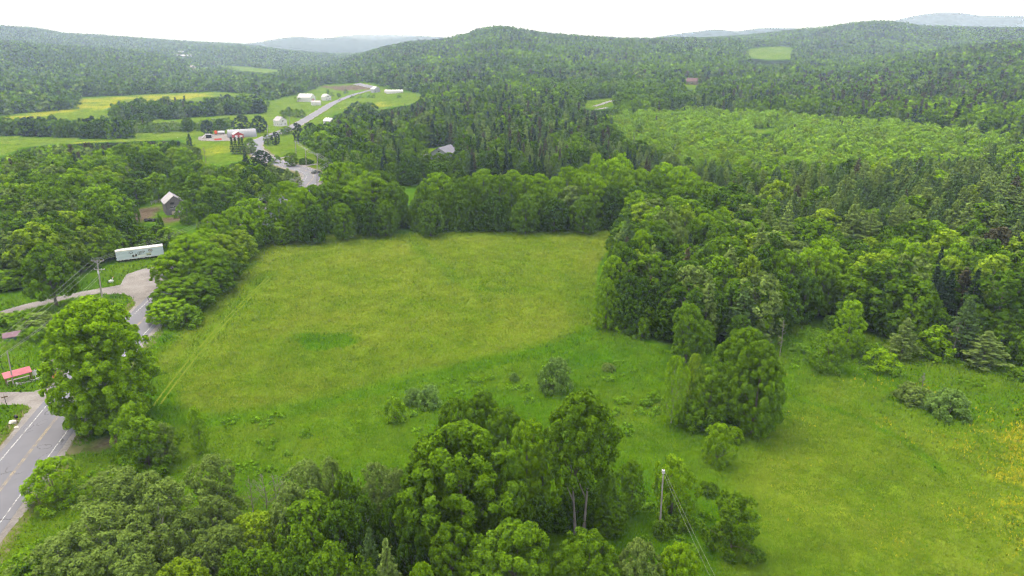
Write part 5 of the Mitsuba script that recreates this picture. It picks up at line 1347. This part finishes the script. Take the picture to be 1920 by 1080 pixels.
# ---- utility poles and wires
POLES = {}
def pole(label, top, base=None, h=11.0, arms=(), r=.17, name='utility_pole', arm_dir=0.0, gear=False):
    if base is not None:
        p = at(*base)
        h = CAM_H - np.hypot(p[0], p[1]) * -ray(*top)[2] - p[2]
        tp = np.hypot(p[0], p[1]) * ray(*top) + np.array([0, 0, CAM_H])
    else:
        p = at(top[0], top[1], h)
        tp = p + [0, 0, h]
    key = numbered(name)
    tag(key, label, 'utility pole')
    P = Part([0, 0, 0])
    P.tube(np.linspace(p - [0, 0, .5], tp, 6), np.linspace(r, r * .68, 6), 10).add(f'{key}__shaft', 'pole_wood')
    P = Part(tp, arm_dir)
    ends = []
    for dz, wd in arms:
        P.box(-wd, wd, r * .7, r * .7 + .12, dz - .07, dz + .07).add(sub(key, 'crossarm'), 'pole_wood')
        for s in (-1, 1):
            P.rod([s * wd * .55, r * .75 + .05, dz - .05], [0, r * .5, dz - .75], .03, 6).add(sub(key, 'brace'), 'insulator')
        for x in (-wd * .92, 0.0 if dz > -.5 else wd * .4, wd * .92):
            P.rod([x, r * .7 + .06, dz + .072], [x, r * .7 + .06, dz + .30], .06, 8).add(sub(key, 'insulator'), 'insulator')
            ends.append(P.place([[x, r * .7 + .06, dz + .30]])[0])
    if gear:
        P.rod([-.1, -r - .22, -3.3], [-.1, -r - .22, -2.5], .2, 12).add(f'{key}__transformer', 'insulator')
        for x in (-1.0, 0.1, 1.0):
            a = np.linspace(0, math.pi, 9)
            P.tube(np.column_stack([x + .38 * np.cos(a), np.full(9, .1), .1 + .5 * np.sin(a)]), np.full(9, .03), 5).add(sub(key, 'jumper'), 'wire_metal')
    POLES[key] = (p, tp, ends)
    return key
def wire(a, b, sag, r, label, group, n=14):
    t = np.linspace(0, 1, n)[:, None]
    p = a * (1 - t) + b * t
    p[:, 2] -= (4 * sag * t * (1 - t))[:, 0]
    key = numbered('power_line')
    v, f = tube(p, np.full(n, r), 5)
    scene[key] = shape(v, f, bsdf='wire_metal')
    tag(key, label, 'power line', group)
k0 = pole('tall utility pole with two crossarms behind the big roadside maple', (182, 488), (193, 574), arms=((-.25, 1.45), (-2.4, 1.2)), r=.2, arm_dir=.05, gear=True)
k1 = pole('crossarm pole rising behind the far end of the roadside row', (484, 372), None, 11.5, ((-.3, 1.35),), .18, arm_dir=-.1)
k2 = pole('pole with two crossarms where the road leaves the tree row', (553, 335), None, 12, ((-.3, 1.3), (-3, 1.1)), .18, arm_dir=.3)
k3 = pole('crossarm pole with the dark car at its foot', (595, 289), (594, 346), arms=((-.3, 1.2),), r=.2, arm_dir=.2)
k4 = pole('plain pole on the grass above the road bend', (573, 279), (574, 311), arms=((-.3, .9),), r=.2)
k5 = pole('plain pole left of the dark pines above the bend', (554, 264), (555, 291), arms=((-.3, .9),), r=.22)
k6 = pole('crossarm pole half sunk in the tree row near the field end', (622, 303), None, 12, ((-.3, 1.4),), .18, arm_dir=.2)
k7 = pole('pale short pole in front of the white farmhouse', (501, 234), (502, 251), r=.25)
k7b = pole('pale thin pole right of the white farmhouse', (542, 222), (543, 243), r=.25)
k8 = pole('plain leaning service pole by the red roofed wayside stand', (13, 657), (25, 722), r=.13)
k9 = pole('bare grey pole standing alone at lower right of centre', (1244, 880), (1237, 992), r=.125)
P = Part(POLES[k9][1])
P.box(-.16, .16, -.2, .2, -.55, -.1).add(f'{k9}__bracket', 'insulator')
off = [at(-190, 782, 10.5) + [0, 0, 10.5], at(-196, 800, 10.5) + [0, 0, 10.5], at(-200, 816, 10.5) + [0, 0, 10.5]]
gl = 'wires running off left from the double crossarm pole'
for e, q in zip(POLES[k0][2][:3], off):
    wire(e, q, .5, .017, 'pale wire slanting down left from the double crossarm pole', gl)
for i, dz in enumerate((-3.4, -4.0)):
    wire(POLES[k0][1] + [0, 0, dz], POLES[k8][1] + [0, 0, -.15 - .3 * i], .8, .02, 'thin cable from the double crossarm pole to the leaning service pole', 'service cables at left')
    wire(POLES[k8][1] + [0, 0, -.15 - .3 * i], at(-60, 700, 7) + [0, 0, 7 - .3 * i], .3, .02, 'thin cable leaving the picture from the leaning service pole', 'service cables leaving at left')
for i in range(3):
    wire(POLES[k0][2][i], POLES[k1][2][i], 1.0, .02, 'wire over the trailer towards the crossarm pole at the row end', 'wires above the trailer')
    wire(POLES[k1][2][i], POLES[k2][2][i], .8, .022, 'wire along the road between the two crossarm poles', 'wires between the crossarm poles')
    wire(POLES[k2][2][i], POLES[k6][2][i], .8, .04, 'wire crossing the road from the two arm pole to the half sunk one', 'wires crossing the road')
    wire(POLES[k6][2][i], POLES[k3][2][i], .6, .04, 'wire up to the pole with the dark car', 'wires above the road bend')
    wire(POLES[k3][2][i], POLES[k4][2][i], .6, .045, 'wire over the grass above the bend', 'wires over the grass')
    wire(POLES[k4][2][i], POLES[k5][2][i], .6, .045, 'wire to the pole by the dark pines', 'wires to the dark pines')
for i, dz in enumerate((-.12, -.75)):
    wire(POLES[k9][1] + [.12, 0, dz], at(1500 - i * 14, 1380, 8.5) + [0, 0, 8.5 - .4 * i], .7, .009, 'thin wire dropping from the bare grey pole to the bottom edge', 'two wires from the bare grey pole')

# ---- small things on the left
b = at(37, 718)
P = Part(b, facing(b) + .1)
key = 'wayside_stand'
tag(key, 'open wayside stand with faded red roof on thin posts', 'stand')
P.prism([(-2.2, 2.1), (2.2, 2.1), (2.2, 2.2), (-2.2, 2.2)], -.85, .85)
v, f = P.m[-1]; v = v.copy(); c = v.mean(0)
ax = np.array([-P.s, P.c, 0])
v[:, 2] += (v - c) @ ax * .35
P.m[-1] = (v, f)
P.add(f'{key}__roof', 'pink_roof')
for x in (-1.95, 1.95):
    for y, hh in ((-.7, 1.82), (.7, 2.3)):
        P.box(x - .06, x + .06, y - .06, y + .06, -.2, hh).add(sub(key, 'post'), 'wood_brown')
P.box(-1.85, 1.85, .1, .6, .75, .82).add(f'{key}__shelf', 'pole_wood')
P.box(-1.75, -1.65, .15, .55, -.1, .74).box(1.65, 1.75, .15, .55, -.1, .74).add(f'{key}__shelf_leg', 'pole_wood')
b = at(60, 697)
P = Part(b, facing(b))
for i in range(4):
    P.rod([-.2 + .3 * i, .2 * i, .15], [3.4 + .2 * i, .6 + .3 * i, .35 + .2 * i], .09, 7).add(numbered('weathered_log'), 'dead_wood', 'grey weathered log heaped right of the wayside stand', 'log', 'log heap by the wayside stand')
P.rod([1.0, .2, .1], [3.0, .8, 2.2], .07, 7).add('leaning_pole', 'white_paint', 'white pole leaning on the log heap', 'pole')
b = at(56, 716)
P = Part(b, facing(b))
P.rod([.2, 0, .1], [1.6, -1.0, .9], .05, 7).add('leaning_pole_001', 'white_paint', 'white pole slanting on the grass below the white board sign', 'pole')
b = at(68, 710)
P = Part(b, facing(b))
P.box(-.06, .06, 0, .1, -.2, 1.0).add('board_sign__post', 'white_paint')
P.box(-.4, .4, -.06, -.005, .75, 1.75).add('board_sign__panel', 'white_paint')
tag('board_sign', 'blank white board on a short post right of the wayside stand', 'sign')
for i, (x, y) in enumerate(((30, 722), (37, 721), (45, 720), (53, 718), (61, 715), (69, 713))):
    b = at(x, y)
    Part(b).blob([0, 0, .1], [.55, .4, .3], i, .35).add(numbered('border_stone'), 'stone_grey', 'dark stone in the low border in front of the wayside stand', 'stone', 'stones bordering the wayside stand')
b = at(33, 725)
Part(b).box(-.12, .12, -.1, .1, -.1, .75).blob([0, 0, .75], [.14, .14, .12], 1, 0).add('white_marker', 'white_paint', 'short white marker post at the corner of stand and side road', 'marker post')
def mailbox(key, px, m, label, hh=1.1, rot=.3):
    b = at(*px)
    P = Part(b, facing(b) + rot)
    tag(key, label, 'mailbox')
    P.box(-.06, .06, -.06, .06, -.3, hh).add(f'{key}__post', 'wood_brown')
    a = np.linspace(0, math.pi, 9)
    P.prism([(-.18, hh + .004), (.18, hh + .004)] + [(.18 * math.cos(t), hh + .25 + .18 * math.sin(t)) for t in a], -.35, .35).add(f'{key}__box', m)
    P.box(-.16, .16, -.375, -.353, hh + .03, hh + .36).add(f'{key}__door', m)
    P.box(.184, .21, -.1, .15, hh + .22, hh + .42).add(f'{key}__flag', 'red_paint')
mailbox('mailbox', (106, 705), 'black_steel', 'black mailbox, left of the two by the road opposite the maple', 1.15)
mailbox('mailbox_001', (112, 703), 'white_paint', 'white mailbox right beside the black one by the road', 1.2)
mailbox('mailbox_002', (119, 699), 'white_paint', 'pale mailbox nearest to the big roadside maple', 1.35)
mailbox('mailbox_003', (33, 793), 'black_steel', 'dark mailbox alone on the verge below the side road', 1.0)
b = at(104, 710)
P = Part(b, .3)
tag('flower_tub', 'small yellow and red tub on the verge below the mailboxes', 'tub')
P.rod([0, 0, 0], [0, 0, .5], .4, 12).add('flower_tub__tub', 'yellow_paint')
P.blob([0, 0, .55], [.38, .38, .25], 2, .3).add('flower_tub__flowers', 'orange_red')
for i, (px, py, s) in enumerate(((25, 793, .5), (31, 802, .28))):
    Part(at(px, py)).blob([0, 0, s * .3], [s * 1.4, s, s * .7], i, .3).add(numbered('verge_rock'), 'stone_pale', ('pale rock beside' if i == 0 else 'little flat stone below') + ' the lone dark mailbox', 'rock')
b = at(13, 762)
P = Part(b, facing(b))
tag('street_sign', 'small brown crossed street name sign at the side road mouth', 'sign')
P.rod([0, 0, -.3], [0, 0, 2.3], .04, 8).add('street_sign__post', 'black_steel')
P.box(-.5, .5, -.03, -.002, 1.75, 1.95).add('street_sign__blade', 'wood_brown')
P.box(-.02, .02, -.5, .5, 2.05, 2.25).add('street_sign__blade_001', 'wood_brown')
b = at(25, 636)
P = gable('little_shed', b, 2.0, 2.9, 1.0, 1.6, facing(b) + 1.45, 'blue_tarp', 'mauve_roof', 'low little shed with faded red roof and dark blue base at the left edge', 'shed', .25)
b = at(72, 628)
P = Part(b, facing(b))
tag('grass_marker', 'small pale stake marker standing in the grass right of the little shed', 'marker')
P.box(-.05, .05, -.05, .05, -.2, 1.4).add('grass_marker__stake', 'pole_wood')
P.box(-.3, .3, -.08, -.055, 1.0, 1.45).add('grass_marker__plate', 'insulator')
b = at(209, 531)
P = Part(b, facing(b))
tag('lawn_goose', 'white goose shaped lawn ornament on the grass below the trailer', 'lawn ornament')
P.blob([0, 0, .55], [.65, .38, .45], 1, .08).add('lawn_goose__body', 'white_paint')
P.tube([[.25, 0, .8], [.45, 0, 1.15], [.42, 0, 1.5], [.50, 0, 1.62]], [.17, .12, .10, .12], 8).add('lawn_goose__neck', 'white_paint')
P.rod([.5, 0, 1.62], [.78, 0, 1.56], .06, 7).add('lawn_goose__bill', 'orange_red')
for i, (x, y) in enumerate(((281, 566), (281, 588))):
    P = Part(at(x, y), .2)
    P.rod([0, 0, -.2], [-.35, 0, 1.3], .06, 7).add(numbered('road_stake'), 'black_steel', ('upper' if i == 0 else 'lower') + ' of two dark stakes at the road edge beside the leafy row', 'stake')
# fence and heap in the barn yard
key = 'yard_fence'
tag(key, 'grey rail fence behind the bare barn yard', 'fence')
fp = [at(x, y) for x, y in ((284, 384), (292, 382), (300, 381), (308, 380))]
P = Part([0, 0, 0])
for p in fp:
    P.rod(p - [0, 0, .3], p + [0, 0, 1.5], .1, 7).add(sub(key, 'post'), 'pole_wood')
for p, q in zip(fp[:-1], fp[1:]):
    for z in (.5, .95, 1.35):
        P.rod(p + [0, -.11, z], q + [0, -.11, z], .06, 6).add(sub(key, 'rail'), 'pole_wood')
b = at(283, 415)
P = Part(b)
tag('scrap_heap', 'black scrap heap at the lower edge of the bare yard', 'heap')
for i in range(4):
    P.blob([i * 1.0 - 1.5, .3 * (i % 2), .4], [.9, .7, .6], i, .45).add(sub('scrap_heap', 'lump'), 'black_steel')
b = at(255, 389)
P = Part(b)
P.blob([0, 0, .5], [1.1, .7, .6], 9, .3).add('yard_boulder', 'stone_grey', 'dark boulder at the upper edge of the bare yard', 'boulder')
